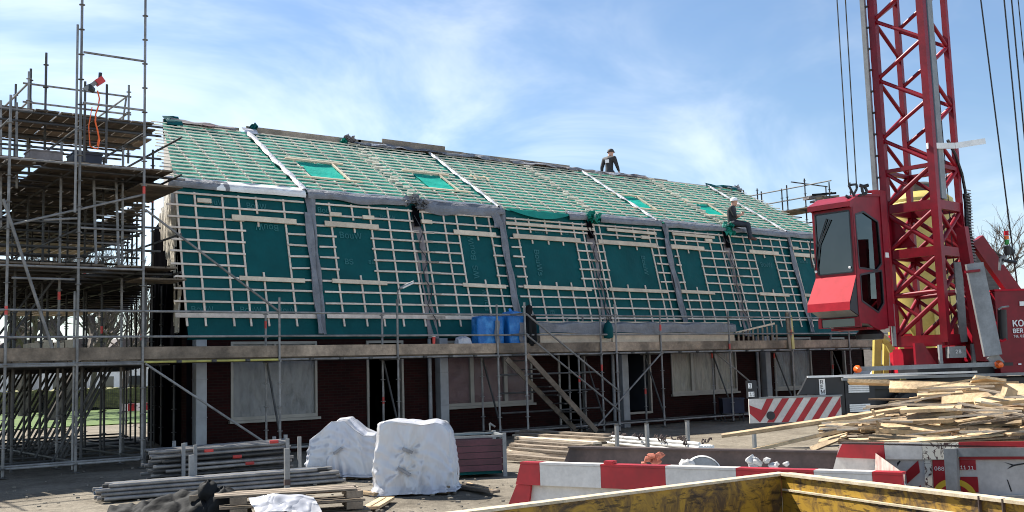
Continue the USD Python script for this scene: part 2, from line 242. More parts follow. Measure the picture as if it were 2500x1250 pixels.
def thing(name, label, cat, loc=(0, 0, 0), group=None):
    x = UsdGeom.Xform.Define(stage, fresh(name, None)); x.AddTranslateOp().Set(Gf.Vec3d(*map(float, loc)))
    return tag(x.GetPrim(), label, cat, group)
def part(name, m, parent, fn, smooth=False, label=None):
    b = MB(); fn(b); o = b.build(name, m, parent, smooth)
    if label: o.SetCustomDataByKey('label', label)
    return o
X_, Y_, Z_ = V3(1, 0, 0), V3(0, 1, 0), V3(0, 0, 1)

# ------------------------------------------------------------------ ground
def ground_z(x, y): return 0.0
b = MB()
gx = np.concatenate([[-900, -300, -100, -40, -15], np.arange(-6, 40, .5), [45, 60, 100, 200, 400, 900]]); gy = np.concatenate([[-300, -100, -30, -8], np.arange(-2, 24, .5), [28, 34, 45, 70, 120, 250, 500, 900]])
PX, PY = np.meshgrid(gx, gy); near = ((PX > -6) & (PX < 39) & (PY > -2) & (PY < 21))
PZ = (meshkit.fbm(np.stack([PX*.7, PY*.7, PX*0], -1), 4, 3)-.5)*.1*near - .02
nx = len(gx); i = np.arange((nx-1)*(len(gy)-1)); r_, c_ = i//(nx-1), i % (nx-1); a_ = r_*nx+c_
b.add(np.stack([PX, PY, PZ], -1).reshape(-1, 3), np.c_[a_, a_+1, a_+nx+1, a_+nx])
tag(b.build('ground', 'sand', None, True), 'bare sandy ground of the building site', None, None, 'structure')
b = MB(); b.box(-60, 60, 44, 69.9, -.1, .02); tag(b.build('lawn', 'grass'), None, None, None, 'structure')

# ------------------------------------------------------------------ terraced house row
H0, H1, YF = 8.0, 32.0, 22.1
xl = lambda v: H0+.9*v            # the upper slope's ends lean inwards towards the ridge
xr = lambda v: 31.75-.95*v
GX = lambda y: H0+.24*(y-22.1)      # the near gable stands askew
PLo, nLo = V3(0, 22.0, 2.55), norm(V3(0, -.972, .234)); dLo = norm(V3(0, .234, .972))
PUp = V3(0, 22.83, 6.03); dUp = norm(V3(0, 1, .62)); nUp = norm(V3(0, -.62, 1))
def lo(x, z, off=0.): return V3(x, 22.0+(z-2.55)*.2407, z)+nLo*off
def up(x, s, off=0.): return PUp+X_*x+dUp*s+nUp*off
house = thing('terraced_house_row', 'long row of brick terraced houses under green roof membrane and battens', 'house row')
WIN = [(8.97, 11.03, .75, 2.46, [], 'sheet'), (14.55, 17.28, .8, 2.44, [15.34, 16.4], 'redsheet'), (22.48, 25.33, .82, 2.46, [23.36, 24.4], 'warmsheet'), (27.15, 29.05, .81, 2.46, [28.07], 'sheet')]
DOOR = [(12.32, 13.33, .1, 2.46), (18.18, 19.13, .1, 2.44), (20.66, 21.64, .32, 2.45), (30.1, 30.9, .1, 2.45)]
wall = sbox(H0, 0, H1, 2.56)
for w in WIN+DOOR: wall = wall.difference(sbox(w[0], w[2], w[1], w[3]))
part('brick_wall', 'brick', house, lambda b: b.prism(wall, V3(0, YF, 0), X_, Z_, -Y_, -.3, 0))
gp = [(22.1, 0), (22.1, 2.55), (22.9, 5.97), (30.6, 5.97), (31.4, 2.55), (31.4, 0)]
GD = V3(.24, 1, 0); GN = norm(np.cross(Z_, GD))*-1
part('gable_wall', 'black', house, lambda b: b.prism([(y-22.1, z) for y, z in gp], V3(H0, 22.1, 0), GD, Z_, GN, .0, .1))
part('far_gable_wall', 'brick_plain', house, lambda b: b.prism(gp, V3(H1-.12, 0, 0), Y_, Z_, X_, 0, .12))
part('upper_gable', 'black', house, lambda b: b.add([(GX(22.9)+.04, 22.9, 5.97), (GX(27.1)+.04, 27.1, 5.97), (GX(27.1)+.04, 27.1, 7.9), (GX(26.5)+.04, 26.5, 8.18)], [(0, 1, 2, 3)])); part('far_upper_gable', 'brick_plain', house, lambda b: b.add([(31.6, 22.9, 5.97), (31.6, 30.6, 5.97), (30.7, 26.5, 8.18)], [(0, 1, 2)]))
part('rear_wall', 'brick_plain', house, lambda b: b.box(10.25, H1-.12, 31.1, 31.4, 0, 2.6))
part('rear_slope', 'foil_brown', house, lambda b: b.add([(8.95, 26.52, 8.2), (30.75, 26.52, 8.2), (H1, 30.65, 6.0), (10.6, 30.65, 6.0), (10.6, 31.45, 2.55), (H1, 31.45, 2.55)], [(0, 1, 2, 3), (3, 2, 5, 4)]))
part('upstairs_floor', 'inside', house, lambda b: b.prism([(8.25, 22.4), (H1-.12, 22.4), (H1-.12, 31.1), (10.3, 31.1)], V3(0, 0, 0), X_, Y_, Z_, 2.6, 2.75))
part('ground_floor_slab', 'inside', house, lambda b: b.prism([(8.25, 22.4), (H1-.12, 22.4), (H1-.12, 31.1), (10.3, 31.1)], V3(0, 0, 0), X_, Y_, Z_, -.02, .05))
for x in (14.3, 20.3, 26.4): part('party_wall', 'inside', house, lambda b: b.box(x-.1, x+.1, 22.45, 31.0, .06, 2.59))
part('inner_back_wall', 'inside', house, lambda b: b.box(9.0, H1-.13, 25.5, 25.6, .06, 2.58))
# gable covering sheet, wrinkled, with a window hole
gs = Polygon([(22.02, 2.75), (22.92, 6.0), (24.4, 6.95), (24.9, 6.3), (26.9, 5.8), (26.4, 5.3), (24.4, 4.3), (23.6, 4.1), (23.5, 2.95), (23.0, 2.6)])
def sheetfn(b):
    ys = np.linspace(22.0, 27.0, 60); zs = np.linspace(2.5, 7.0, 50); ok = np.zeros((50, 60), bool); P = np.zeros((50, 60, 3))
    for k, z in enumerate(zs):
        for j, y in enumerate(ys):
            w = .07*abs(math.sin(y*6+2*meshkit.noise(V3(y*1.3, z*.7, 1))*3))*(1 if z < 6.3 else .3)+.1*meshkit.fbm(V3(y*2.2, z*.8, 0), 3, 5)
            P[k, j] = (GX(y)-.05-w, y, z); ok[k, j] = gs.buffer(.04).contains(__import__('shapely').Point(y, z)) and not (22.75 < y < 23.1 and 3.5 < z < 4.6)
    idx = np.arange(50*60).reshape(50, 60); q = [(idx[k, j], idx[k, j+1], idx[k+1, j+1], idx[k+1, j]) for k in range(49) for j in range(59) if ok[k, j] and ok[k, j+1] and ok[k+1, j+1] and ok[k+1, j]]
    b.add(P.reshape(-1, 3), np.array(q)[:, ::-1])
part('gable_sheet', 'cream', house, sheetfn, True, 'loose cream covering sheet on the gable end')
part('gable_board', 'plaster', house, lambda b: b.add([(GX(24.2)-.02, 24.2, 6.75), (GX(26.5)-.02, 26.5, 8.16), (GX(27.1)-.02, 27.1, 7.85), (GX(27.1)-.02, 27.1, 5.75), (GX(24.6)-.02, 24.6, 6.1)], [(0, 1, 2, 3), (0, 3, 4, 4)]))
# lower membrane
def membfn(b):
    b.quadgrid(lambda u, v: lo(H0+(H1-H0)*u, 2.55+3.45*v, .012*math.sin(u*190+3*v)*meshkit.noise(V3(u*40, v*4, 2))), 160, 14)
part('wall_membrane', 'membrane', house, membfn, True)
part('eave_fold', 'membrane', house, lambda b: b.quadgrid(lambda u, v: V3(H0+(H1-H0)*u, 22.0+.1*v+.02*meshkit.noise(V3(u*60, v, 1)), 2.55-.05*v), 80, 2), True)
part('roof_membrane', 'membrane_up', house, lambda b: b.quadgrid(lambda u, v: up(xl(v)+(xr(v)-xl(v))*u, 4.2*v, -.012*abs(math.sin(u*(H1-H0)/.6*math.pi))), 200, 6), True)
OPEN = [(9.45, 10.58), (11.76, 12.77), (15.4, 16.45), (17.4, 19.4), (20.43, 22.48), (23.47, 24.45), (27.05, 28.1), (29.25, 30.1)]
OZ0, OZ1 = 3.93, 5.24
ROWS = [3.02, 3.32, 3.6, 3.87, 4.15, 4.43, 4.7, 4.97, 5.22, 5.5, 5.77]
CB = [7.99, 8.4, 9.04, 9.43, 9.85, 10.53, 11.73, 12.34, 12.82, 13.35, 13.97, 14.38, 15.02, 15.42, 16.02, 16.48, 17.39, 17.85, 18.42, 18.95, 19.45, 19.79, 20.24, 20.45, 21.1, 21.8, 22.42, 22.7, 23.5, 24.0, 24.5, 25.08, 25.6, 26.08, 26.73, 27.1, 27.6, 28.12, 28.6, 29.2, 29.7, 30.12, 30.7, 31.3, 31.9]
for x in CB:
    zs = [(2.79, 5.82)]
    for a, c in OPEN:
        if a+.06 < x < c-.06: zs = [(2.79, OZ0+.1), (OZ1+.17, 5.82), (OZ1-.14, OZ1-.03)]
    for z0, z1 in zs:
        part('counter_batten', 'batten', house, lambda b: b.beam(lo(x, z0, .02), lo(x+.004*math.sin(x*9), z1, .02), .045, .025, nLo))
BREAKS = [(7.76, 11.04), (11.3, 14.6), (14.02, 16.75), (17.05, 20.2), (19.85, 22.98), (23.28, 26.2), (25.7, 28.95), (29.2, 32.15)]
for k, z in enumerate(ROWS):
    for a, c in BREAKS:
        segs = [(a, c)]
        if OZ0-.03 < z < OZ1-.02:
            for o0, o1 in OPEN:
                segs = [p for s0, s1 in segs for p in ((s0, min(s1, o0+.03)), (max(s0, o1-.03), s1)) if p[1]-p[0] > .12]
        for s0, s1 in segs:
            j = rng.uniform(-.012, .012); thick = .11 if k == 0 and s0 < 14.1 else .048
            part('wall_batten', 'batten', house, lambda b: b.beam(lo(s0+rng.uniform(-.03, .03), z+j, .046), lo(s1+rng.uniform(-.04, .04), z+rng.uniform(-.008, .008), .046), .026, thick*.9, dLo))
for o0, o1 in OPEN:
    e0, e1 = rng.uniform(.12, .3), rng.uniform(.12, .3)
    part('sill_board', 'timberpale', house, lambda b: b.beam(lo(o0-e0, OZ0-.07, .07), lo(o1+e1, OZ0-.09, .07), .03, .1, dLo))
    if rng.random() < .8: part('head_board', 'timberpale', house, lambda b: b.beam(lo(o0-e1, OZ1+.03, .07), lo(o1+e0, OZ1+.02, .07), .03, .13, dLo))
part('head_board', 'timberpale', house, lambda b: b.beam(lo(17.0, 5.62, .075), lo(20.2, 5.62, .075), .03, .09, dLo))
part('head_board', 'timberpale', house, lambda b: b.beam(lo(20.7, 5.66, .075), lo(22.7, 5.64, .075), .03, .09, dLo))
part('head_board', 'timberpale', house, lambda b: b.beam(lo(23.4, 5.68, .075), lo(25.3, 5.66, .075), .03, .09, dLo))
for x, z in ((8.6, 5.62), (11.85, 5.52), (14.45, 5.5), (22.2, 5.5), (25.0, 5.55), (29.3, 5.5), (12.75, 5.5)):
    part('packing_block', 'timberpale', house, lambda b: b.obox(lo(x, z, .06), X_, dLo, nLo, -.16, .16, -.05, .05, -.02, .02))
# prints on the membrane
def printtxt(t, x, z, h, rot=0):
    ca, sa = math.cos(rot), math.sin(rot); ex = X_*ca+dLo*sa; ey = -X_*sa+dLo*ca
    part('membrane_print', 'print', house, lambda b: b.text(t, lo(x, z, .018), ex, ey, h, .002))
for t, x, z, h, r_ in (('BouW', 10.35, 5.17, .15, math.pi), ('BouW', 11.9, 4.95, .16, 0), ('BouW', 8.6, 5.56, .13, 0), ('BouW', 9.6, 5.54, .13, 0), ('BouW', 11.4, 5.56, .13, 0), ('BouW', 13.1, 5.5, .12, 0),
        ('BouW', 15.85, 4.55, .17, math.pi/2), ('WS', 15.85, 4.05, .17, math.pi/2), ('BouWs', 17.85, 4.95, .17, -math.pi/2), ('BouW', 21.9, 4.95, .16, -math.pi/2), ('BouW', 27.3, 4.8, .15, 0), ('BouW', 29.4, 5.0, .12, 0), ('BouW', 18.0, 5.42, .12, 0), ('BouW', 19.1, 5.42, .12, 0),
        ('88', 12.6, 4.33, .1, 0), ('BS', 11.95, 4.3, .14, 0), ('BouW', 9.2, 3.1, .13, 0), ('BouW', 10.1, 3.1, .13, 0), ('BouW', 8.1, 3.1, .13, 0), ('BouW', 18.0, 3.25, .16, -math.pi/2), ('BouW', 16.0, 3.2, .15, math.pi/2)):
    printtxt(t, x, z, h, r_)
# grey flashing strips in the lower slope (mid-house) and brown gaps at party walls
def strip(x, w, m, nm, wob, z0=2.6, z1=5.98, off=.07):
    part(nm, m, house, lambda b: b.quadgrid(lambda u, v: lo(x+w*(u-.5)*(1+.25*math.sin(v*9+x))+wob*math.sin(v*5+x*2)+wob*.5*math.sin(v*2.2+x), z0+(z1-z0)*v, off+.05*math.sin(u*math.pi*2+v*4)*math.sin(u*math.pi)+.02*math.sin(v*23+u*4)), 8, 26, -nLo*.01), True)
for x, w in ((11.17, .22), (16.9, .18), (23.13, .22), (29.07, .15)):
    strip(x, w, 'foil', 'flashing_strip', .035)
    part('flashing_flap', 'foil', house, lambda b: b.quadgrid(lambda u, v: lo(x-.17+.1*u*(1+v), 2.6+2.9*v**1.1, .1+.03*math.sin(v*14+u*3)), 3, 20, -nLo*.008), True)
for x in (14.15, 20.02, 25.85):
    strip(x, .26, 'foil_brown', 'party_gap', .01, 2.5, 5.9, .022)
    part('gap_cable', 'blackpaint', house, lambda b: b.path([lo(x+.1*math.sin(k*1.7+x)+.03, 2.9+k*.21, .09) for k in range(14)], .012, 5))
    part('gap_lining', 'black', house, lambda b: b.quadgrid(lambda u, v: lo(x-.1+.2*u, 5.35+.55*v, .06+.06*meshkit.noise(V3(u*7, v*9, x))), 6, 8, -nLo*.01), True)
part('wall_tarp_piece', 'foil', house, lambda b: b.quadgrid(lambda u, v: lo(16.55+.3*u, 5.45+.45*v, .11+.04*math.sin(u*7+v*5)), 6, 8, -nLo*.01), True)
# upper slope
NR = 18; SR = [.12+k*(4.05-.12)/(NR-1) for k in range(NR)]
SKY = [(11.78, 12.78, .98, 2.17), (15.27, 16.16, .99, 2.18), (22.98, 23.74, .97, 2.06), (26.3, 27.08, .97, 2.04)]
UB = [(7.72, 11.0), (11.25, 14.3), (14.05, 16.78), (16.98, 20.45), (20.2, 22.82), (22.96, 26.05), (25.82, 28.98), (29.14, 32.45)]
for x in np.arange(8.15, 31.6, .6):
    ss = [(.04, max(.1, min(4.1, (x-8.0)/.9*4.2, (31.75-x)/.95*4.2)))]
    for a, c, s0, s1 in SKY:
        if a+.03 < x < c-.03: ss = [(.04, s0), (s1, 4.1)]
    for s0, s1 in ss: part('roof_counter_batten', 'roofbatten', house, lambda b: b.beam(up(x, s0, .012), up(x, s1, .012), .045, .024, nUp))
for k, s in enumerate(SR):
    for a, c in UB:
        a = a+.9*s/4.2 if a < 8 else a; c = c-.95*s/4.2-.55 if c > 32 else c
        segs = [(a, c)]
        for o0, o1, s0, s1 in SKY:
            if s0+.02 < s < s1-.02: segs = [p for q0, q1 in segs for p in ((q0, min(q1, o0-rng.uniform(0, .05))), (max(q0, o1), q1)) if p[1]-p[0] > .1]
        for q0, q1 in segs:
            e = rng.uniform(-.07, .07)
            part('roof_batten', 'roofbatten', house, lambda b: b.beam(up(q0+e, s+rng.uniform(-.005, .005), .042), up(q1+rng.uniform(-.09, .09), s+rng.uniform(-.005, .005), .042), .03, .025, nUp))
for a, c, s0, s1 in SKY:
    part('skylight_membrane', 'sunlitpatch', house, lambda b: b.quadgrid(lambda u, v: up(a+.03+(c-a-.04)*u, s0+.02+(s1-s0-.04)*v, .02-.012*math.sin(u*math.pi)+.006*math.sin(v*13+u*3)), 10, 10), True)  # added patch over the roof membrane, coloured as if sunlit between the battens
    for s in (s0-.02, s1+.03): part('skylight_trimmer', 'timberpale', house, lambda b: b.beam(up(a-.3, s, .07), up(c+.35, s-.01, .07), .05, .04, nUp))
    part('skylight_trimmer', 'timberpale', house, lambda b: b.beam(up(c+.01, s0, .06), up(c+.01, s1, .06), .045, .04, nUp))
part('skylight_trimmer', 'timberpale', house, lambda b: b.beam(up(17.3, 2.33, .07), up(18.0, 2.32, .07), .05, .04, nUp))
for x in (17.42, 17.88): part('skylight_trimmer', 'timberpale', house, lambda b: b.beam(up(x, 2.1, .065), up(x, 2.45, .065), .04, .04, nUp))
for x, w in ((11.12, .17), (16.88, .1), (22.89, .1), (29.06, .08)):
    part('verge_strip', 'foil_white', house, lambda b: b.quadgrid(lambda u, v: up(x+w*(u-.5)*(1+.15*math.sin(v*31))+.012*math.sin(v*12+x), 4.2*v, .075+.03*math.sin(u*math.pi)+.015*math.sin(v*40+u*5)), 5, 50, -nUp*.01), True)
for x in (14.17, 20.33, 25.92):
    for k in range(NR):
        part('overlap_end', 'roofbatten', house, lambda b: b.beam(up(x-.12+.3*rng.random(), SR[k]+.05, .075), up(x+.12+.3*rng.random(), SR[k]+rng.uniform(-.04, .1), .078), .035, .03, nUp))
# break line foil, crumpled
def breakfn(x0, x1, dz, seed):
    return lambda b: b.quadgrid(lambda u, v: V3(x0+(x1-x0)*u, 22.83-.1*math.sin(v*math.pi)-.1*(1-v)+.25*v*0, 6.03+.06-.17*(1-v)-dz*(1-v)*meshkit.noise(V3(u*(x1-x0)*1.4, seed, 0)))+V3(0, -.05, 0)*meshkit.noise(V3(u*(x1-x0)*5, v*2, seed))+dUp*.14*v, int((x1-x0)*7), 5, V3(0, .008, -.006))
for k, (x0, x1, dz, m) in enumerate(((7.8, 9.2, .12, 'foil'), (8.9, 11.1, .02, 'whitepaint'), (11.15, 13.9, .1, 'foil'), (14.2, 17.0, .22, 'foil'), (19.3, 20.3, .05, 'foil'), (20.5, 23.0, .04, 'foil'), (23.15, 25.9, .05, 'foil'), (26.0, 29.1, .05, 'foil'), (29.1, 31.9, .03, 'foil'))):
    part('break_foil', m, house, breakfn(x0, x1, dz, k))
    part('break_edge', 'foil_white', house, lambda b: b.path([up(x0+(x1-x0)*t, .09+.02*math.sin(t*25+k), .05+.02*math.sin(t*17+k)) for t in np.linspace(0, 1, 14)], .028, 6))
part('sagging_membrane', 'membrane_up', house, lambda b: b.quadgrid(lambda u, v: V3(17.1+2.4*u, 22.75-.12*v*math.sin(u*math.pi), 6.05-.22*v*math.sin(u*math.pi)), 24, 4, V3(0, .01, 0)), True)
for x in (14.15, 20.1, 26.0):
    def crump(b):
        for k in range(9):
            c = V3(x+rng.uniform(-.25, .3), 22.72, 5.98+rng.uniform(-.12, .14)); a = norm(nrg.normal(size=3)); d = norm(np.cross(a, nrg.normal(size=3)))
            b.quadgrid(lambda u, v: c+a*(u-.5)*.24+d*(v-.5)*.2+np.cross(a, d)*.07*math.sin(u*6+v*5+k), 4, 4, np.cross(a, d)*.006)
    part('crumpled_membrane', 'foil' if x < 17 else 'membrane_up', house, crump)
# ridge
for x0, x1, zt in ((8.95, 11.0, 8.42), (11.2, 14.7, 8.5), (14.6, 18.3, 8.5), (15.4, 17.6, 8.61), (18.3, 22.6, 8.49), (22.5, 27.2, 8.4), (27.1, 30.8, 8.36)):
    o = .02 if zt > 8.6 else 0
    part('ridge_board', 'ridge_wood', house, lambda b: b.box(x0, x1-.01, 26.46-o, 26.5-o, 8.12, zt-.07))
def ridgefoil(x0, x1, s0, s1, m, seed):
    part('ridge_foil', m, house, lambda b: b.quadgrid(lambda u, v: up(x0+(x1-x0)*u, s0-.08+(s1-s0-.06)*v*(.6+.8*meshkit.noise(V3(u*(x1-x0)*1.5, seed, 2))), .06+.09*meshkit.noise(V3(u*(x1-x0)*3, v*3, seed))), int((x1-x0)*8), 5, -nUp*.008), True)
for k, (x0, x1, s0, s1, m) in enumerate(((8.95, 9.35, 4.0, 4.45, 'membrane'), (9.1, 10.8, 4.1, 4.36, 'foil_brown'), (9.9, 10.2, 4.0, 4.5, 'maroon'), (11.0, 11.4, 4.0, 4.35, 'foil_white'), (14.2, 16.9, 4.1, 4.4, 'foil'), (14.9, 15.6, 4.12, 4.3, 'foil_white'), (16.9, 19.6, 4.1, 4.42, 'foil'), (20.0, 21.8, 4.08, 4.45, 'foil'), (21.8, 26.0, 4.1, 4.33, 'foil_brown'), (23.3, 25.0, 4.1, 4.3, 'foil_white'), (29.0, 30.6, 4.05, 4.3, 'membrane'), (29.9, 30.9, 4.06, 4.32, 'foil'))):
    ridgefoil(x0, x1, s0, s1, m, k)
for x, h, m in ((11.35, .42, 'membrane'), (14.3, .5, 'foil_brown'), (14.12, .3, 'membrane_up'), (30.9, .42, 'foil'), (9.1, .25, 'membrane')):
    def rb(b):
        for k in range(7):
            c = V3(x+rng.uniform(-.08, .08), 26.4, 8.17+h*rng.uniform(.1, .6)); a = norm(nrg.normal(size=3)+V3(0, 0, 1.2)); d = norm(np.cross(a, nrg.normal(size=3))); e = np.cross(a, d)
            b.quadgrid(lambda u, v: c+a*(u-.5)*h*.45+d*(v-.5)*.16+e*.07*math.sin(u*5+v*6+k), 5, 5, e*.006)
    part('ridge_bundle', m, house, rb)
# windows, doors, columns
for k, (x0, x1, z0, z1, mul, sh) in enumerate(WIN):
    def fr(b):
        g = sbox(x0, z0, x1, z1).difference(unary_union([sbox(a+.055, z0+.075, c-.055, z1-.06) for a, c in zip([x0]+mul, mul+[x1])]))
        b.prism(g, V3(0, YF-.035, 0), X_, Z_, -Y_, -.1, 0)
    w = part('window_frame', 'frame', house, fr)
    part('plastic_sheet', sh, w, lambda b: b.quadgrid(lambda u, v: V3(x0+.04+(x1-x0-.08)*u, YF+.02+.015*math.sin(u*17+v*11+k)*meshkit.noise(V3(u*4, v*4, k)), z0+.06+(z1-z0-.1)*v), 24, 16), True)
    part('window_sill', 'frame', w, lambda b: b.box(x0-.05, x1+.05, YF-.1, YF-.001, z0-.06, z0-.003))
    if not mul:
        part('transom', 'frame', w, lambda b: b.box(x0+.055, x1-.055, YF-.03, YF+.01, 2.17, 2.22)); part('transom_mullion', 'frame', w, lambda b: b.box(9.98, 10.03, YF-.031, YF+.009, 2.221, 2.4))
part('red_panel', 'maroon', house, lambda b: b.box(14.7, 17.2, 23.4, 23.45, .9, 2.3))
for (x0, x1, z0, z1) in DOOR:
    w = part('door_frame', 'frame', house, lambda b: b.prism(sbox(x0, z0, x1, z1).difference(sbox(x0+.055, z0+.06, x1-.055, z1-.06)), V3(0, YF-.035, 0), X_, Z_, -Y_, -.1, 0))
    part('transom', 'frame', w, lambda b: b.box(x0+.055, x1-.055, YF-.03, YF+.01, 2.15, 2.19))
part('door_sheet', 'sheet', house, lambda b: b.box(12.75, 13.2, 23.5, 23.51, 1.1, 2.3))
part('door_leaf', 'blackpaint', house, lambda b: b.obox(V3(21.55, 22.15, .4), norm(V3(-.3, 1, 0)), Z_, norm(V3(-1, -.3, 0)), 0, .8, 0, 1.7, 0, .04))
for x in (8.24, 14.37, 20.44, 26.6):
    c = part('column_wrap', 'wrapwhite', house, lambda b: b.prism(sbox(x-.1, YF-.22, x+.1, YF-.002).buffer(.02), V3(0, 0, 0), X_, Y_, Z_, -.03, 2.5))
    for z in (.85, 1.65): part('wrap_tie', 'tape', c, lambda b: b.prism(sbox(x-.1, YF-.22, x+.1, YF-.003).buffer(.027), V3(0, 0, 0), X_, Y_, Z_, z, z+.02))
    if x > 9: part('downpipe', 'greymetal', house, lambda b: b.tube((x-.32, YF-.07, -.03), (x-.32, YF-.07, 2.5), .05, 10), 40)

# ------------------------------------------------------------------ scaffolds
RT_ = .026
def coupler(b, p): b.lathe([(.03, -.03), (.055, -.02), (.055, .02), (.03, .03)], p, Z_, 8)
def post(par, x, y, z0, z1, m='steel', step=.5, band=True):
    def fn(b):
        b.tube((x, y, z0), (x, y, z1), RT_, 8)
        z = math.ceil((z0+.1)/step)*step+.03
        while z < z1-.05: b.lathe([(.027, -.012), (.06, -.006), (.06, .006), (.027, .012)], V3(x, y, z), Z_, 8); z += step
    o = part('standard', m, par, fn)
    if band and rng.random() < .6:
        z = z0+(z1-z0)*rng.uniform(.3, .9); part('red_band', 'red_band', o, lambda b: b.tube((x, y, z), (x, y, z+.16), RT_+.002, 8))
    return o
def ledger(par, p, q, m='steel', nm='ledger', r=.024): return part(nm, m, par, lambda b: b.tube(p, q, r, 8))
def base(par, x, y): part('base_plate', 'steel_dark', par, lambda b: (b.box(x-.075, x+.075, y-.075, y+.075, -.005, .008), b.tube((x, y, 0), (x, y, .28), .019, 8), b.tube((x, y, .14), (x, y, .17), .05, 8)))
front = thing('front_scaffold', 'long low tube scaffold with board walkway along the house front', 'scaffold')
YO, YI = 20.92, 21.62
XP = [9.58, 12.49, 15.33, 18.71, 20.94, 23.75, 26.6, 29.54, 31.9]
tops = {9.58: 3.35, 12.49: 3.36, 15.33: 3.28, 18.71: 3.22, 20.94: 3.22, 23.75: 3.22}
for x in XP:
    post(front, x, YO, .02, tops.get(x, 3.2)); base(front, x, YO)
    post(front, x-.0, YI, .02, 3.1 if x > 9 and x < 19 else 2.6, 'steel'); base(front, x, YI)
    ledger(front, (x, YO-.05, 2.0), (x, YI+.12, 2.0), nm='transom')
    ledger(front, (x+.03, YI, 1.96), (x+.04, YO, .22), 'steel_dark', 'cross_brace')
    ledger(front, (x, YO, .16), (x, YI, .16), 'steel_dark', 'transom')
segX = [6.69]+XP
for a, c in zip(segX[:-1], segX[1:]):
    for z in (2.53, 3.03):
        if not (a == 15.33 and False): ledger(front, (a+.03, YO, z), (c-.03, YO, z), nm='guard_rail')
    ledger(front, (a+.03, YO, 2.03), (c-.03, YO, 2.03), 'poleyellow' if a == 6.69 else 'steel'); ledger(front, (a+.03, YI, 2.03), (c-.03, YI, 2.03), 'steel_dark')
    if a > 7: ledger(front, (a+.03, YO, .17), (c-.03, YO, .17), 'steel'); ledger(front, (a+.03, YI, .17), (c-.03, YI, .17), 'steel_dark')
    part('toe_board', 'toeboard', front, lambda b: b.box(a-.01, c-.02+.0, YO+.03, YO+.065, 2.09, 2.33))
    for j in range(3):
        y0 = YO+.1+j*.235; part('deck_board', 'board', front, lambda b: b.box(a+rng.uniform(0, .05), c+rng.uniform(-.03, .0), y0, y0+.225, 2.057, 2.09))
    for t in np.arange(.25, .99, .25):
        x = a+(c-a)*t; part('transom', 'steel_dark', front, lambda b: (b.tube((x, YO-.06, 2.03-.0), (x, YI+.1, 2.03), .021, 7), coupler(b, V3(x, YO-.03, 2.03))))
for p, q in (((6.72, YO-.03, 5.05), (9.55, YO-.03, 3.06)), ((6.74, YO-.03, 2.0), (9.25, YO-.03, .3)), ((20.9, YO-.03, 2.0), (18.45, YO-.03, .15)), (V3(23.8, YI-.1, 2.0), V3(25.6, YI-.1, .9))):
    ledger(front, p, q, nm='face_brace')
# stair bay
for x in (15.75, 18.74): post(front, x, 20.35, .02, 3.3); base(front, x, 20.35)
for z in (2.03, 2.53, 3.03): ledger(front, (15.75, 20.35, z), (15.75, YO, z), nm='guard_rail')
stair = part('stair', 'toeboard', front, lambda b: (b.beam((15.8, 20.38, 2.03), (17.98, 20.38, .05), .035, .13), b.beam((15.55, 20.88, 1.95), (17.75, 20.88, .05), .035, .13)))
for k in range(9):
    t = (k+.5)/9; part('step', 'steel_dark', stair, lambda b: b.box(15.72+2.2*t-.1, 15.72+2.2*t+.1, 20.4, 20.86, 2.0-1.97*t-.02, 2.0-1.97*t+.01))
ledger(front, (15.78, 20.33, 3.02), (18.72, 20.33, 1.06), nm='stair_rail'); ledger(front, (15.78, 20.33, 2.5), (18.72, 20.33, .55), nm='stair_rail')
for z in (.62, 1.1, 1.55): ledger(front, (15.4, 20.95, z), (18.6, 20.95, z), 'steel_dark', 'guard_rail')
post(front, 17.9, 20.9, .02, 2.0); post(front, 18.15, 21.6, .02, 3.0)

tower = thing('gable_scaffold', 'tall many-decked tube and board scaffold at the gable end', 'scaffold')
XT = [1.9, 4.22, 5.47, 6.7, 7.45]; YT = [20.92, 22.3, 23.7, 25.1, 26.6, 28.4, 30.2, 32.0]
for j, y in enumerate(YT):
    for x in XT:
        if x == 7.45 and j in (0, 1, 3): continue
        xx = x+.24*(y-22.3) if x == 7.45 else x
        zt = 6.1+rng.uniform(.3, 1.3) if x < 6 else rng.uniform(6.6, 7.4)
        if j == 0: zt = {1.9: 4.9, 4.22: 7.05, 5.47: 9.9, 6.7: 9.9, 7.45: 6.1}[x]
        elif 2 <= j <= 5 and x == 5.47: zt = 8.8
        elif x == 7.45: zt = 6.9
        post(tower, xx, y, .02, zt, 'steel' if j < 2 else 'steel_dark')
        if j < 3: base(tower, xx, y)
        if j > 0: post(tower, xx+.3, y-.6, .02, 2.0 if rng.random() < .6 else 4.0, 'steel_dark', band=False)
    for z in (.16, 2.0, 3.85, 5.85):
        ledger(tower, (1.9, y, z), ((7.4 if j else 6.7)+.24*max(0, y-22.3), y, z), 'steel' if j == 0 else 'steel_dark', 'transom')
    for z in ((2.53, 3.03) if j == 0 else (4.4, 4.9, 6.4, 6.9)):
        ledger(tower, (1.9, y, z), (7.5 if j else 6.7, y, z), 'steel' if j == 0 else 'steel_dark', 'guard_rail')
    if j > 0:
        for dx in (0, .12, -.14): ledger(tower, (5.5+dx, y+dx, .15), (6.45+dx, y+dx, 1.98), 'steel_dark', 'cross_brace', .027)
    if j > 0: ledger(tower, (4.25, y, 2.1), (5.4, y, 3.8), 'steel_dark', 'cross_brace')
for x in XT:
    for z in (2.03, 3.82, 5.82, 4.6, 6.6): ledger(tower, (x, YT[0], z), (x, YT[-1], z), 'steel_dark')
    ledger(tower, (x, YT[0], .2), (x, YT[-1], .2), 'steel_dark')
tb = [1.9, 4.22, 5.47, 6.7]
for a, c in zip(tb[:-1], tb[1:]): part('toe_board', 'toeboard', tower, lambda b: b.box(a-.01, c-.012, YO+.03, YO+.065, 2.09, 2.33))
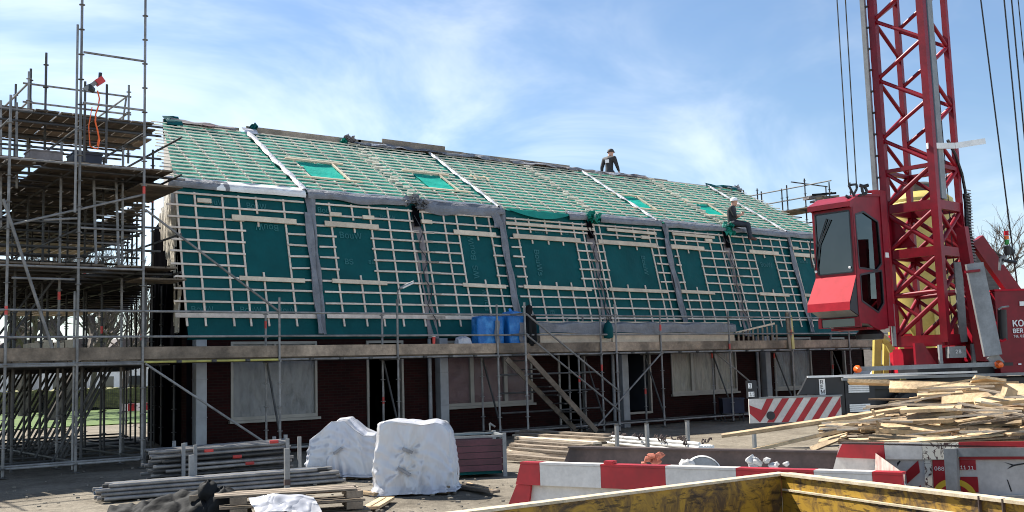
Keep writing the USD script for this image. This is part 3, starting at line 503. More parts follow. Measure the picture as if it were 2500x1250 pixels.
def deck(z, x0, x1, y0, y1, gap=.0):
    x = x0
    while x < x1-.1:
        w = .225; y = max(y0, 22.3+(x+w-7.45)/.24) if x+w > 7.5 else y0
        if y > y1-.6: break
        while y < y1-.3:
            L = min(rng.choice([2.5, 3.0, 3.9]), y1-y); e = rng.uniform(-.02, .05)
            if rng.random() > gap: part('deck_board', 'board', tower, lambda b: b.box(x, x+w, y+e, y+L-.01, z+rng.uniform(0, .006), z+.036))
            y += L
        x += w+rng.choice([.008, .012, .02, .035])
deck(2.05, 1.9, 7.5, 21.0, 33.2); deck(3.9, 2.6, 9.6, 20.98, 36.9, .02); deck(5.9, 3.3, 9.6, 21.1, 36.6, .02); deck(7.2, 4.3, 7.9, 22.5, 25.4)
deck(5.0, 1.8, 3.9, 21.2, 33); 
for y in np.arange(22.5, 25.5, .7): ledger(tower, (3.4, y, 7.15), (7.6, y, 7.15), 'steel_dark', 'transom')
for y in np.arange(21.4, 33, .75):
    for z in (5.82, 3.82): ledger(tower, (3.3, y, z), (7.5+.24*max(0, y-22.3), y, z), 'steel_dark', 'transom')
    ledger(tower, (2.0, y, 1.99), (7.4, y, 1.99), 'steel_dark', 'transom')
for x0, y0, y1 in ((5.42, 25.0, 25.0),):
    for z in (8.0, 8.43): ledger(tower, (5.3, 25.05, z), (7.7, 25.05, z), nm='guard_rail'); ledger(tower, (5.4, 25, z), (5.4, 28.4, z), nm='guard_rail'); ledger(tower, (7.6, 25, z), (7.6, 28.4, z), nm='guard_rail')
post(tower, 5.41, 25.0, 6.8, 8.7); post(tower, 7.63, 25.0, 6.8, 8.7); ledger(tower, (5.45, 25.1, 8.4), (5.6, 25.3, 7.2), nm='cross_brace'); ledger(tower, (7.6, 25.1, 8.4), (7.5, 25.3, 7.2), nm='cross_brace')
ledger(tower, (5.5, YO-.04, 8.07), (6.68, YO-.04, 8.07)); ledger(tower, (5.5, YO-.04, 7.06), (6.68, YO-.04, 7.06)); ledger(tower, (5.38, YO-.05, 4.9), (5.38, YO-.05, 8.6)); ledger(tower, (5.43, YO+.06, 0.05), (5.43, YO+.06, 3.4))
ledger(tower, oy(0, 262, 22.5), oy(80, 272, 22.5), nm='guard_rail'); ledger(tower, oy(2, 245, 22.5), oy(2, 560, 22.5), nm='standard'); ledger(tower, oy(41, 250, 22.5), oy(41, 460, 22.5), nm='standard')
ledger(tower, oy(8, 486, 20.8), oy(128, 850, 20.8), nm='face_brace', r=.03)
ledger(tower, oy(107, 537, YO-.05), oy(188, 533, YO-.05), nm='short_tube')
ledger(tower, (4.22, YO, 2.03), (6.7, YO, 2.03)); ledger(tower, (4.22, YO, .2), (6.7, YO, .2)); ledger(tower, (1.9, YO, 2.03), (4.2, YO, 2.03))
ledger(tower, (4.3, 21.0, 4.62), (6.7, 21.0, 5.36), 'steel', 'guard_rail'); ledger(tower, (5.5, YO, 4.62), (6.7, YO, 4.62), 'steel', 'guard_rail'); ledger(tower, (4.3, YO, 3.62), (5.4, YO, 3.62), 'steel', 'guard_rail')
lad = part('ladder', 'steel', tower, lambda b: (b.tube((6.1, 22.0, 3.95), (6.1, 22.3, 6.1), .028, 8), b.tube((6.55, 22.0, 3.95), (6.55, 22.3, 6.1), .028, 8)))
for k in range(7): part('rung', 'steel', lad, lambda b: b.tube((6.1, 22.02+.04*k, 4.2+.29*k), (6.55, 22.02+.04*k, 4.2+.29*k), .016, 6))
for x in (7.55, 7.72): ledger(tower, (x-.5, 21.6, 5.86), (x+.05, 21.6, 5.86), nm='short_tube')
for k in range(9): part('deck_board', 'board', tower, lambda b: b.box(6.75, 7.62, 21.3+k*.24, 21.52+k*.24, 5.62, 5.655))
for k in range(4): part('deck_board', 'board', tower, lambda b: b.box(6.75, 7.7, 21.3+k*.24, 21.52+k*.24, 3.7, 3.735))
# things standing on its decks
def crate(nm, x0, x1, y0, y1, z0, z1, m, label, cat):
    o = thing(nm, label, cat, (x0, y0, z0)); part('box', m, o, lambda b: b.box(0, x1-x0, 0, y1-y0, .06, z1-z0)); part('bearer', 'old_wood', o, lambda b: (b.box(.02, .1, 0, y1-y0, 0, .058), b.box(x1-x0-.1, x1-x0-.02, 0, y1-y0, 0, .058))); part('lid', m, o, lambda b: b.box(-.015, x1-x0+.015, -.015, y1-y0+.015, z1-z0+.002, z1-z0+.03))
    return o
crate('wooden_crate', 4.75, 5.35, 21.7, 22.2, 5.945, 6.2, 'foil_brown', 'brown wooden crate on the upper deck of the gable scaffold', 'crate')
crate('dark_crate', 5.55, 6.1, 21.7, 22.2, 5.945, 6.22, 'navy', 'dark blue crate on the upper deck of the gable scaffold', 'crate')
o = thing('block_pallet', 'pallet of pale blocks on the lowest deck of the gable scaffold', 'pallet', (5.35, 24.2, 2.1)); part('pallet', 'navy', o, lambda b: b.box(0, 1.0, 0, 1.0, 0, .3))
for k in range(4): part('block', 'timberpale', o, lambda b: b.box(.05+.23*k, .26+.23*k, .05, .8, .302, .45+.06*(k % 2)))

# hoist on the tower
hz = oy(236, 205, 21.4); ho = thing('rope_hoist', 'red electric rope hoist with orange strap above the gable scaffold', 'hoist', hz)
ux = norm(oy(255, 198, 21.4)-oy(222, 218, 21.4)); uz = norm(np.cross(ux, np.cross(Z_, ux)))
part('motor', 'hoistred', ho, lambda b: b.obox(V3(0, 0, 0), ux, norm(np.cross(uz, ux)), uz, .0, .16, -.08, .08, -.05, .08))
part('boom', 'greymetal', ho, lambda b: b.obox(V3(0, 0, 0), ux, norm(np.cross(uz, ux)), uz, -.28, -.002, -.045, .045, -.01, .07))
part('drum', 'blackpaint', ho, lambda b: b.tube((-.16, -.05, -.1), (-.06, .1, -.1), .065, 12)); part('top_cap', 'blackpaint', ho, lambda b: b.tube((.06, 0, .1), (.07, 0, .24), .035, 8))
for dx in (-.22, .2): part('mast_tube', 'steel_dark', ho, lambda b: b.tube((dx, 0, .02), (dx, 0, -1.6), .024, 8))
for z in (-.42, -.55, -.75, -.98, -1.2): part('mast_rung', 'steel_dark', ho, lambda b: b.tube((-.22, 0, z), (.2, 0, z), .015, 6))
part('strap', 'orange', ho, lambda b: b.path([V3(.0+.04*math.sin(k*1.3), -.06, -.15-k*.16) for k in range(8)], .016, 5)); part('strap_loop', 'orange', ho, lambda b: b.path([V3(-.1, -.06, -.5), V3(-.16, -.06, -.9), V3(-.13, -.06, -1.3), V3(.02, -.06, -1.35), V3(.06, -.06, -1.15), V3(0, -.06, -.9)], .01, 5))

# far gable scaffold
fs = thing('far_scaffold', 'distant scaffold platform on tubes beyond the far gable', 'scaffold')
F0 = 33.0
for y, z0, z1 in ((24.9, 0, 8.62), (23.8, 0, 8.3), (27.2, 5, 8.6), (27.0, 5, 8.45), (27.9, 5, 8.65), (26.0, 5, 8.4), (25.75, 5, 8.5)): post(fs, F0, y, z0, z1, 'steel_dark', band=False)
for y in (23.8, 24.9): post(fs, F0+1.3, y, 0, 8.4, 'steel_dark', band=False)
for z in (8.35, 7.9, 6.9): ledger(fs, (F0, 23.7, z), (F0, 28, z), 'steel_dark', 'guard_rail')
ledger(fs, (F0-.8, 24.9, 8.42), (F0+1.4, 24.9, 8.42), 'steel_dark', 'guard_rail'); ledger(fs, (F0, 27.2, 8.1), (F0-.6, 27.9, 8.1), 'steel_dark', 'guard_rail')
for k in range(5): part('deck_board', 'board', fs, lambda b: b.box(F0-.35+k*.24, F0-.125+k*.24, 23.6, 26.8, 7.42, 7.46))
for y in (23.8, 24.9, 26.2): ledger(fs, (F0-.5, y, 7.38), (F0+1.4, y, 7.38), 'steel_dark', 'transom')
o = thing('roof_material_pile', 'dark heap of roofing offcuts on the distant scaffold platform', 'pile', (F0+.15, 24.3, 7.47))
for k in range(9):
    c = V3(rng.uniform(-.3, .3), rng.uniform(-.45, .45), .05+.05*k); part('offcut', ('foil_brown', 'blackcloth', 'old_wood')[k % 3], o, lambda b: b.obox(c, norm(V3(1, rng.uniform(-1, 1), .1)), norm(V3(-rng.uniform(-1, 1), 1, 0)), Z_, -.3, .3, -.2, .2, -.03, .05))
# --- PART 2 ---
# ------------------------------------------------------------------ people
def limb_hull(joints, bones, refine=.03, smooth=4):
    out = None
    for a, c in bones:
        (p, r), (q, s) = joints[a], joints[c]
        h = m3.Manifold.batch_hull([m3.Manifold.sphere(r, 14).translate(tuple(map(float, p))), m3.Manifold.sphere(s, 14).translate(tuple(map(float, q)))])
        out = h if out is None else out+h
    out = out.refine_to_length(refine); mm = out.to_mesh(); t = trimesh.Trimesh(mm.vert_properties[:, :3], mm.tri_verts)
    trimesh.smoothing.filter_taubin(t, iterations=smooth); return t
def person(label, loc, J, facing, jacket_m='jacket', helmet_m='helmet', patch=False, short=False):
    """J: joint positions relative to loc in a frame x = facing, y = left, z = up"""
    f = norm(V3(*facing, 0)); l = np.cross(Z_, f); W = lambda p: f*p[0]+l*p[1]+Z_*p[2]
    P = {k: W(v) for k, v in J.items()}; o = thing('person', label, 'person', loc)
    R = dict(pelvis=.12, waist=.115, chest=.135, neck=.055, head=.098, hipl=.088, hipr=.088, kneel=.058, kneer=.058, anklel=.042, ankler=.042, toel=.035, toer=.035, shl=.062, shr=.062, ell=.043, elr=.043, wrl=.03, wrr=.03, hal=.03, har=.03)
    jn = {k: (P[k], R[k]) for k in P}
    hd = P['head']; jn['chin'] = (hd+f*.035-Z_*.085, .06); jn['nose'] = (hd+f*.1-Z_*.02, .014); jn['brow'] = (hd+f*.07+Z_*.02, .03)
    for s, q in (('l', 1), ('r', -1)): jn['ear'+s] = (hd+l*.095*q, .02)
    B = [('pelvis', 'waist'), ('waist', 'chest'), ('chest', 'neck'), ('neck', 'head'), ('head', 'chin'), ('brow', 'nose'), ('head', 'earl'), ('head', 'earr'), ('chest', 'shl'), ('chest', 'shr')]
    for s in 'lr':
        B += [('pelvis', 'hip'+s), ('hip'+s, 'knee'+s), ('knee'+s, 'ankle'+s), ('ankle'+s, 'toe'+s), ('sh'+s, 'el'+s), ('el'+s, 'wr'+s), ('wr'+s, 'ha'+s)]
        d = norm(P['ha'+s]-P['wr'+s]); side = norm(np.cross(d, f+V3(.01, .02, .03))); bend = norm(np.cross(side, d))
        for k in range(4):
            L = (.068, .078, .072, .056)[k]; b0 = P['ha'+s]+side*(k-1.5)*.018; jn[f'f{s}{k}a'] = (b0, .012); jn[f'f{s}{k}b'] = (b0+d*L*.6, .0095); jn[f'f{s}{k}c'] = (b0+d*L+bend*.02, .008)
            B += [(f'f{s}{k}a', f'f{s}{k}b'), (f'f{s}{k}b', f'f{s}{k}c')]
        jn[f't{s}a'] = (P['ha'+s]+side*.03, .012); jn[f't{s}b'] = (P['ha'+s]+side*.05+d*.045, .009); B.append((f't{s}a', f't{s}b'))
    put('body', limb_hull(jn, B, .025, 3), 'skin', o, True)
    g = lambda ks, e: {k: (jn[k][0], jn[k][1]+e) for k in ks}
    arm = [('sh', 'el')] if short else [('sh', 'el'), ('el', 'wr')]
    jb = [('pelvis', 'waist'), ('waist', 'chest'), ('chest', 'shl'), ('chest', 'shr'), ('chest', 'neckb')]+[(a+s, c+s) for s in 'lr' for a, c in arm]
    jj = g([k for k in jn if k[:2] in ('pe', 'wa', 'ch', 'sh', 'el', 'wr') and k != 'chin'], .022); jj['neckb'] = (jn['neck'][0]-Z_*.02, .07); jj['wrl'] = (jn['wrl'][0]*.85+jn['ell'][0]*.15, .045); jj['wrr'] = (jn['wrr'][0]*.85+jn['elr'][0]*.15, .045)
    put('jacket', limb_hull(jj, jb, .04, 3), jacket_m, o, True)
    tj = g([k for k in jn if k[:3] in ('pel', 'hip', 'kne', 'ank')], .024)
    put('trousers', limb_hull(tj, [('pelvis', 'hipl'), ('pelvis', 'hipr')]+[(a+s, c+s) for s in 'lr' for a, c in (('hip', 'knee'), ('knee', 'ankle'))], .04, 3), 'trousers', o, True)
    for s in 'lr': put('boot', limb_hull({'a': (jn['ankle'+s][0], .058), 'b': (jn['toe'+s][0], .047), 'c': (jn['ankle'+s][0]-norm(jn['toe'+s][0]-jn['ankle'+s][0])*.03-Z_*.02, .05)}, [('a', 'b'), ('a', 'c')], .03, 2), 'shoe', o, True)
    for s, q in (('l', 1), ('r', -1)): part('eye', 'blackpaint', o, lambda b: b.lathe([(.001, -.006), (.009, 0), (.001, .006)], hd+f*.093+l*.032*q, f, 8))
    part('mouth', 'maroon', o, lambda b: b.obox(hd+f*.094-Z_*.062, l, Z_, f, -.022, .022, -.004, .004, -.004, .004))
    hm = hd+Z_*.03; t = norm(Z_+f*.0)
    hel = part('helmet', helmet_m, o, lambda b: b.lathe([(.118, .0), (.119, .03), (.108, .075), (.075, .11), (.03, .122), (.004, .124)], hm, t, 18), True)
    part('visor', helmet_m, hel, lambda b: b.lathe([(.09, -.004), (.15, -.006), (.15, .002), (.09, .006)], hm+f*.02, t, 18))
    if patch: part('back_print', 'whitepaint', o, lambda b: b.obox(P['chest']-f*.155-Z_*.06, l, Z_, f, -.075, .075, -.05, .07, -.012, .006))
    return o
zr = 8.52-1.02+.05
pl = oy(1488, 428, 27.1); pl[2] = 7.58
person('worker in black clothes and cap standing behind the roof ridge', pl, dict(pelvis=V3(0, 0, .95), waist=V3(.01, 0, 1.12), chest=V3(.03, 0, 1.36), neck=V3(.06, 0, 1.52), head=V3(.12, -.02, 1.64), hipl=V3(0, .1, .9), hipr=V3(0, -.1, .9), kneel=V3(.08, .11, .5), kneer=V3(-.03, -.11, .5), anklel=V3(.02, .12, .09), ankler=V3(-.12, -.12, .09), toel=V3(.19, .13, .04), toer=V3(.05, -.13, .04),
    shl=V3(.03, .2, 1.42), shr=V3(.03, -.2, 1.42), ell=V3(-.04, .27, 1.14), elr=V3(.08, -.27, 1.15), wrl=V3(-.02, .3, .9), wrr=V3(.2, -.28, .95), hal=V3(0, .3, .83), har=V3(.23, -.28, .88)), (.95, .3), 'jacket', 'hairdark', True)
sp = up(26.35, .02, .1); sp = V3(sp[0], sp[1]-.02, sp[2])
person('worker in white helmet and black shirt sitting on the roof edge', sp, dict(pelvis=V3(-.02, 0, .1), waist=V3(-.05, 0, .27), chest=V3(-.03, 0, .5), neck=V3(.02, 0, .66), head=V3(.06, .02, .79), hipl=V3(.06, .1, .08), hipr=V3(.06, -.1, .08), kneel=V3(.46, .16, .02), kneer=V3(.47, -.08, -.0), anklel=V3(.5, .2, -.4), ankler=V3(.52, -.02, -.42), toel=V3(.66, .24, -.45), toer=V3(.68, .02, -.47),
    shl=V3(-.02, .19, .57), shr=V3(-.02, -.19, .57), ell=V3(.08, .27, .3), elr=V3(.08, -.25, .3), wrl=V3(.26, .12, .36), wrr=V3(.27, -.08, .33), hal=V3(.29, .05, .4), har=V3(.31, -.01, .37)), (.62, -.78), 'jacket', 'helmet', False, True)

# ------------------------------------------------------------------ things on the front scaffold walkway
DZ = 2.095
def wrapblock(name, label, cat, group, x0, x1, y0, y1, z0, z1, m, seed, amp=.03, taper=.0, nu=14):
    o = thing(name, label, cat, ((x0+x1)/2, (y0+y1)/2, z0), group)
    hx, hy, h = (x1-x0)/2, (y1-y0)/2, z1-z0
    def surf(u, v):
        a = u*2*math.pi; c, s = math.cos(a), math.sin(a); k = (abs(c)**6+abs(s)**6)**(-1/6); p = V3(c*k*hx, s*k*hy, 0)
        t = min(v/.86, 1); r = 1-taper*t if v <= .86 else (1-taper)*math.sqrt(max(0, 1-((v-.86)/.14)**2.2))
        q = p*r; q[2] = h*(t*.94+.06*math.sin(min(1, max(0, (v-.86)/.14))*math.pi/2))
        n = norm(V3(q[0], q[1], .01)); d = amp*(meshkit.fbm(V3(q[0]*3+seed, q[1]*3, q[2]*2), 3, seed)-.5)*2+amp*.5*math.sin(a*9+q[2]*6+seed)*meshkit.noise(V3(a, q[2]*3, seed))
        return q+n*d+Z_*(d*.6 if v > .8 else 0)
    part('wrap', m, o, lambda b: b.quadgrid(surf, nu*4, nu*2), True); return o
o = wrapblock('blue_pack', 'broad blue wrapped insulation pack on the scaffold walkway', 'pack', None, 14.95, 15.75, 21.15, 21.55, DZ, 3.02, 'blue', 3, .015)
o2 = wrapblock('blue_pack', 'tall narrow blue wrapped pack with torn top beside the stair head', 'pack', None, 15.82, 16.3, 21.05, 21.5, DZ-.05, 3.12, 'blue', 8, .03)
part('torn_flap', 'blue', o2, lambda b: b.quadgrid(lambda u, v: V3(-.1+.4*u, -.1+.1*v, .98+.2*v*math.sin(u*5+1)), 8, 4, V3(0, .01, 0)), True)
for q in (o, o2): part('pale_print', 'foil', q, lambda b: b.quadgrid(lambda u, v: V3(.05+.14*u+.02*math.sin(v*9), -.235-.0*v, .1+.7*v), 3, 10, V3(0, .004, 0)))
o = thing('black_cover', 'black cloth cover hanging in folds over the handrail beside the blue packs', 'cloth', (16.42, 21.1, 2.25))
part('cloth', 'blackcloth', o, lambda b: b.lathe([(.16, 0), (.19, .25), (.17, .5), (.12, .72), (.09, .84), (.1, .93), (.08, 1.02), (.01, 1.06)], V3(0, 0, 0), (.06, 0, 1), 16), True); part('hood_fold', 'blackcloth', o, lambda b: b.quadgrid(lambda u, v: V3(-.12+.24*u, -.2-.02*math.sin(u*9), .05+.85*v*(1-.2*u)), 8, 8, V3(0, .01, 0)), True)
o = thing('long_timber_pack', 'long pack of pale timber under grey foil lying along the walkway', 'timber pack', (16.85, 21.15, 2.28))
for k in range(3):
    for j in range(3):
        x0 = (0, 2.5, 4.3)[k]; x1 = (2.45, 4.25, 7.4)[k]
        part('beam', 'timberpale', o, lambda b: b.box(x0, x1, .12*j, .12*j+.115, .02, .3))
part('foil_cover', 'foil', o, lambda b: b.quadgrid(lambda u, v: V3(-.05+7.5*u, -.03+.45*(v-.25)*(1 if v > .25 else .1), .31+.26*min(1, v*4)**.6*(1+.08*math.sin(u*50))+.02*math.sin(u*21+v*9)), 90, 10, V3(0, 0, -.01)), True); part('top_lath', 'timberpale', o, lambda b: b.box(.0, 7.4, .2, .26, .585, .62))
for x in (.4, 2.6, 5, 7.0): part('bearer', 'timberpale', o, lambda b: b.box(x, x+.08, 0, .4, -.18, .018))
o = thing('green_bag', 'dark green bag hanging by the long foil covered timber pack', 'bag', (19.05, 20.98, 2.42)); part('bag', 'membrane', o, lambda b: b.lathe([(.02, 0), (.13, .03), (.14, .25), (.1, .4), (.03, .46)], V3(0, 0, 0), Z_, 12), True); part('handle', 'blackpaint', o, lambda b: b.path([V3(-.05, 0, .42), V3(-.03, 0, .58), V3(.03, 0, .58), V3(.05, 0, .42)], .012, 6))
o = thing('standing_trestle', 'slatted wooden rack standing on the walkway right of the foil pack', 'rack', (24.55, 21.1, DZ+.1))
part('top_rail', 'timberpale', o, lambda b: b.beam((-.3, 0, .38), (1.5, 0, .66), .05, .05)); part('foot_rail', 'timberpale', o, lambda b: b.beam((-.3, 0, .05), (1.5, 0, .05), .05, .05))
for k in range(9): part('slat', 'old_wood', o, lambda b: b.box(-.25+k*.22, -.18+k*.22, -.04, -.026, .05, .4+.027*k))
for k, (dx, m, h, ln) in enumerate(((0, 'old_wood', 1.15, .12), (.16, 'yellow', 1.05, .05))):
    o = thing('leaning_plank', ('tall rounded grey plank', 'yellow edged board')[k]+' standing upright on the walkway', 'plank', (26.45+dx, 20.86, 2.06)); part('plank', m, o, lambda b: b.prism([(-.06, 0), (.06, 0), (.06, h-.03), (.03, h), (-.03, h), (-.06, h-.03)], V3(0, 0, 0), norm(V3(1, 0, .0)), norm(V3(.08, .1, 1)), Y_, 0, .04)); part('end_band', 'old_wood', o, lambda b: b.box(-.065, .065, -.006, -.001, h*.45, h*.5))
o = thing('drink_cup', 'small red and white cup standing on the toe board edge', 'cup', (13.5, 20.967, 2.33)); part('cup', 'red_band', o, lambda b: b.lathe([(.03, 0), (.045, .16), (.001, .16)], V3(0, 0, .0), Z_, 12), 40); part('white_top', 'whitepaint', o, lambda b: b.lathe([(.046, .161), (.048, .2), (.001, .21)], V3(0, 0, 0), Z_, 12), 40)
wrapblock('cloth_heap', 'small crumpled white cloth heap on the walkway', 'cloth', None, 14.25, 14.75, 21.05, 21.4, DZ, DZ+.38, 'foil_white', 5, .06, .3, 8)
o = thing('work_light', 'tube work light fixed on a scaffold post top', 'lamp', (12.49, 20.88, 3.2)); part('pole', 'steel', o, lambda b: b.path([V3(0, 0, 0), V3(0, 0, .34), V3(.06, -.02, .42)], .02, 8)); part('lamp_head', 'greymetal', o, lambda b: b.tube((.05, -.02, .41), (.38, -.1, .56), .035, 10), 40); part('lamp_glass', 'whitepaint', o, lambda b: b.tube((.1, -.045, .42), (.36, -.11, .54), .026, 8))

# ------------------------------------------------------------------ mobile tower crane
CO = dep(2279, 860, 22.0); CO[2] = 0; CA, CBx = norm(V3(.096, -.995, 0)), norm(V3(.995, .096, 0)); TT = norm(V3(.797, -.604, 0)); TN = norm(V3(.604, .797, 0))
cr = lambda a, c, z: CO+CA*a+CBx*c+Z_*z
crane = thing('tower_crane', 'red mobile tower crane with glazed cab and lattice mast', 'crane', CO)
def cp(name, m, fn, smooth=False, par=None):   # parts are given in world coordinates and stored relative to the crane's base
    b = MB(); fn(b); b.v = [np.vstack(b.v)-CO]; b.f = [np.vstack(b.f)]; return b.build(name, m, crane if par is None else par, smooth)
S2 = .54; CH = {'L': (-S2, -S2), 'F': (S2, -S2), 'M': (-S2, S2), 'R': (S2, S2)}
for k, (a, c) in CH.items():
    w = .075 if k in 'LF' else .055
    cp('mast_chord', 'red', lambda b: b.obox(cr(a, c, 0), CA, CBx, Z_, -w, w, -w, w, 1.95 if k in 'LF' else 1.9, 13.0))
ZF = [5.66+1.31*k for k in range(6)]; ZL = [6.31+1.31*k for k in range(6)]
def lace(p, q, r=.042): cp('lattice_bar', 'red', lambda b: b.tube(p, q, r, 10), 40)
for (a1, c1), (a2, c2) in ((CH['L'], CH['F']), (CH['M'], CH['R']), (CH['L'], CH['M']), (CH['F'], CH['R'])):
    for k in range(6):
        lace(cr(a2, c2, ZF[k]), cr(a1, c1, ZL[k])); 
        if k < 5: lace(cr(a1, c1, ZL[k]), cr(a2, c2, ZF[k+1]))
    for z in (5.6, 4.78, 3.82): cp('mast_beam', 'red', lambda b: b.beam(cr(a1, c1, z), cr(a2, c2, z), .09, .19 if z < 5 else .08))
    lace(cr(a1, c1, 4.85), cr(a2, c2, 5.6), .05); lace(cr(a1, c1, 5.6), cr((a1+a2)/2, (c1+c2)/2, 5.2), .04)
    lace(cr(a1, c1, 4.7), cr(a2, c2, 3.9), .05); lace(cr(a2, c2, 4.7), cr(a1, c1, 3.9), .05)
    lace(cr(a1, c1, 3.75), cr(a2, c2, 2.95), .05); lace(cr(a2, c2, 3.75), cr(a1, c1, 2.95), .05); lace(cr(a1, c1, 2.95), cr(a2, c2, 3.0), .05); lace(cr(a1, c1, 2.05), cr(a2, c2, 2.9), .05); lace(cr(a1, c1, 2.9), cr((a1+a2)/2, (c1+c2)/2, 2.5), .04)
    cp('mast_beam', 'red', lambda b: b.beam(cr(a1, c1, 2.0), cr(a2, c2, 2.0), .12, .22))
cp('gusset_plate', 'red', lambda b: b.prism([(-.5, 3.95), (-.5, 4.75), (.05, 3.95)], cr(0, -S2+.03, 0), CA, Z_, CBx, 0, .03))
cp('gusset_plate', 'red', lambda b: b.prism([(.1, 3.9), (.62, 3.9), (.62, 4.9)], cr(0, S2-.03, 0), CA, Z_, CBx, 0, .03))
cp('guide_channel', 'greymetal', lambda b: b.obox(cr(S2, -S2, 0), CA, CBx, Z_, -.06, .06, .16, .4, 4.9, 13))
cp('guide_slot', 'blackpaint', lambda b: b.obox(cr(S2+.055, -S2, 0), CA, CBx, Z_, .0, .012, .1, .16, 4.9, 13))
cp('climbing_rail', 'greymetal', lambda b: b.obox(cr(-S2-.16, -S2-.1, 0), CA, CBx, Z_, -.05, .05, -.04, .04, 4.85, 13))
for k in range(17): cp('rail_bracket', 'steel_dark', lambda b: b.obox(cr(-S2, -S2-.1, 5.0+k*.47), CA, CBx, Z_, -.12, -.06, -.02, .02, 0, .04))
for p in ((.0, .3), (.1, .4)): cp('inner_cable', 'blackpaint', lambda b: b.tube(cr(p[0]+.3, p[1], 2.4), cr(p[0]+.2, p[1], 13), .011, 5))
cp('clamp_plate', 'whitepaint', lambda b: (b.beam(cr(S2-.05, -S2-.09, 5.98), cr(S2+.25, -S2+.5, 6.0), .04, .12), b.beam(cr(S2+.25, -S2+.5, 6.0), cr(S2+.35, -S2+1.75, 6.24), .05, .12)))
for k in range(2): cp('cable_chain', 'blackpaint', lambda b: b.path([cr(S2+.05+.0*t, .72+.13*k+.03*math.sin(t*.7), 5.1-.11*t) for t in range(17)], .05, 6))
for t in range(26): cp('chain_link', 'greymetal', lambda b: b.obox(cr(S2+.11, .66, 5.15-.062*t), CA, CBx, Z_, 0, .02, .0, .2, 0, .018))
cp('bent_cable', 'blackpaint', lambda b: b.path([cr(.55, .2, 6.2), cr(.6, .4, 5.9), cr(.62, .6, 5.5), cr(.6, .75, 5.1)], .035, 6))
# back stay, erecting beams
P_ = lambda x, y, D: dep(x, y, D)
cp('back_stay', 'red', lambda b: b.beam(P_(2382, 585, 22.4), P_(2480, 722, 22.4), .16, .3))
cp('erecting_beam', 'red', lambda b: b.beam(P_(2348, 555, 21.3), P_(2400, 880, 21.0), .14, .2)); cp('grey_trough', 'greymetal', lambda b: b.beam(P_(2378, 643, 20.9), P_(2424, 868, 20.6), .34, .08, FW)); cp('trough_band', 'red', lambda b: b.beam(P_(2356, 664, 20.82), P_(2392, 660, 20.82), .06, .05))
cp('lower_plate', 'greymetal', lambda b: b.beam(P_(2420, 866, 20.7), P_(2440, 892, 20.7), .22, .06, FW)); cp('inner_plate', 'greymetal', lambda b: b.beam(P_(2338, 640, 21.6), P_(2352, 835, 21.6), .16, .05, FW))
# slewing platform
LT = lambda x, y, z: CO+TT*x+TN*y+Z_*z
cp('slew_platform', 'red', lambda b: (b.prism([(-.62, 1.52), (-.2, 1.5), (-.45, 1.95), (-.62, 1.95)], LT(0, -.65, 0), TT, Z_, TN, 0, .12), b.prism([(.62, 1.55), (1.9, 1.5), (1.9, 2.0), (1.2, 2.05), (.62, 2.35)], LT(0, -.75, 0), TT, Z_, TN, 0, 1.4), b.obox(LT(0, 0, 0), TT, TN, Z_, -.6, 1.9, .1, .7, 1.5, 1.85)))
cp('slew_ring', 'blackpaint', lambda b: b.lathe([(.01, 1.1), (.75, 1.1), (.75, 1.3), (.62, 1.3), (.62, 1.5), (.01, 1.5)], LT(.2, 0, 0), Z_, 28), 30)
cp('platform_underside', 'blackpaint', lambda b: b.obox(LT(0, 0, 0), TT, TN, Z_, -.55, 2.6, -.5, .6, 1.3, 1.5))
cp('control_box', 'greymetal', lambda b: b.obox(LT(0, 0, 0), TT, TN, Z_, -.04, .3, -.9, -.72, 1.63, 1.86)); 
bb = P_(2273, 872, 20.9); cp('box_number', 'text_white', lambda b: b.text('28', LT(.08, -.905, 1.72), TT, Z_, .07, .004))
for x in (-.22, .44): cp('box_post', 'greymetal', lambda b: b.obox(LT(0, 0, 0), TT, TN, Z_, x, x+.06, -.86, -.78, 1.52, 1.9))
LB0, LB1 = P_(2092, 901, 20.6), P_(2436, 889, 20.6)
cp('light_bar', 'greymetal', lambda b: b.beam(LB0, LB1, .06, .085))
for p in (LB0, LB1):
    lm = cp('beacon_lamp', 'amber', lambda b: b.lathe([(.001, -.1), (.05, -.09), (.075, -.02), (.08, .02), (.001, .03)], p-FW*.05, -FW*-1+V3(0, 0, .01), 16), 40)
    cp('lamp_mount', 'blackpaint', lambda b: b.obox(p, RT, FW, UP, .07, .3, .0, .05, -.03, .03))
# engine housing to the right
EH = P_(2447, 906, 21.2); EX, EN = norm(V3(.82, -.57, 0)), norm(V3(.57, .82, 0)); ez0 = EH[2]
cp('engine_housing', 'red', lambda b: b.prism(sbox(0, ez0-.05, 1.6, ez0+1.58).buffer(.03), V3(EH[0], EH[1], 0), EX, Z_, EN, 0, 1.6))
cp('housing_trim', 'redbright', lambda b: b.prism(sbox(-.04, ez0+1.61, 1.66, ez0+1.65), V3(EH[0], EH[1], 0), EX, Z_, EN, -.02, 1.6))
et = lambda x, y: opl(x, y, EH-EN*.012, EN)
cp('lettering', 'text_white', lambda b: b.text('KO', et(2471, 797)-EN*.001, EX, Z_, .125, .006, True)); cp('lettering', 'text_white', lambda b: b.text('BER', et(2472, 813), EX, Z_, .085, .006, True)); cp('lettering', 'text_white', lambda b: b.text('Tel. 02', et(2474, 824), EX, Z_, .05, .005))
cp('roof_sign', 'whitepaint', lambda b: b.obox(et(2489, 742), EX, EN, Z_, 0, .2, -.01, .0, -.04, .05)); cp('small_print', 'text_white', lambda b: b.obox(et(2486, 891), EX, EN, Z_, 0, .06, -.008, .0, 0, .03))
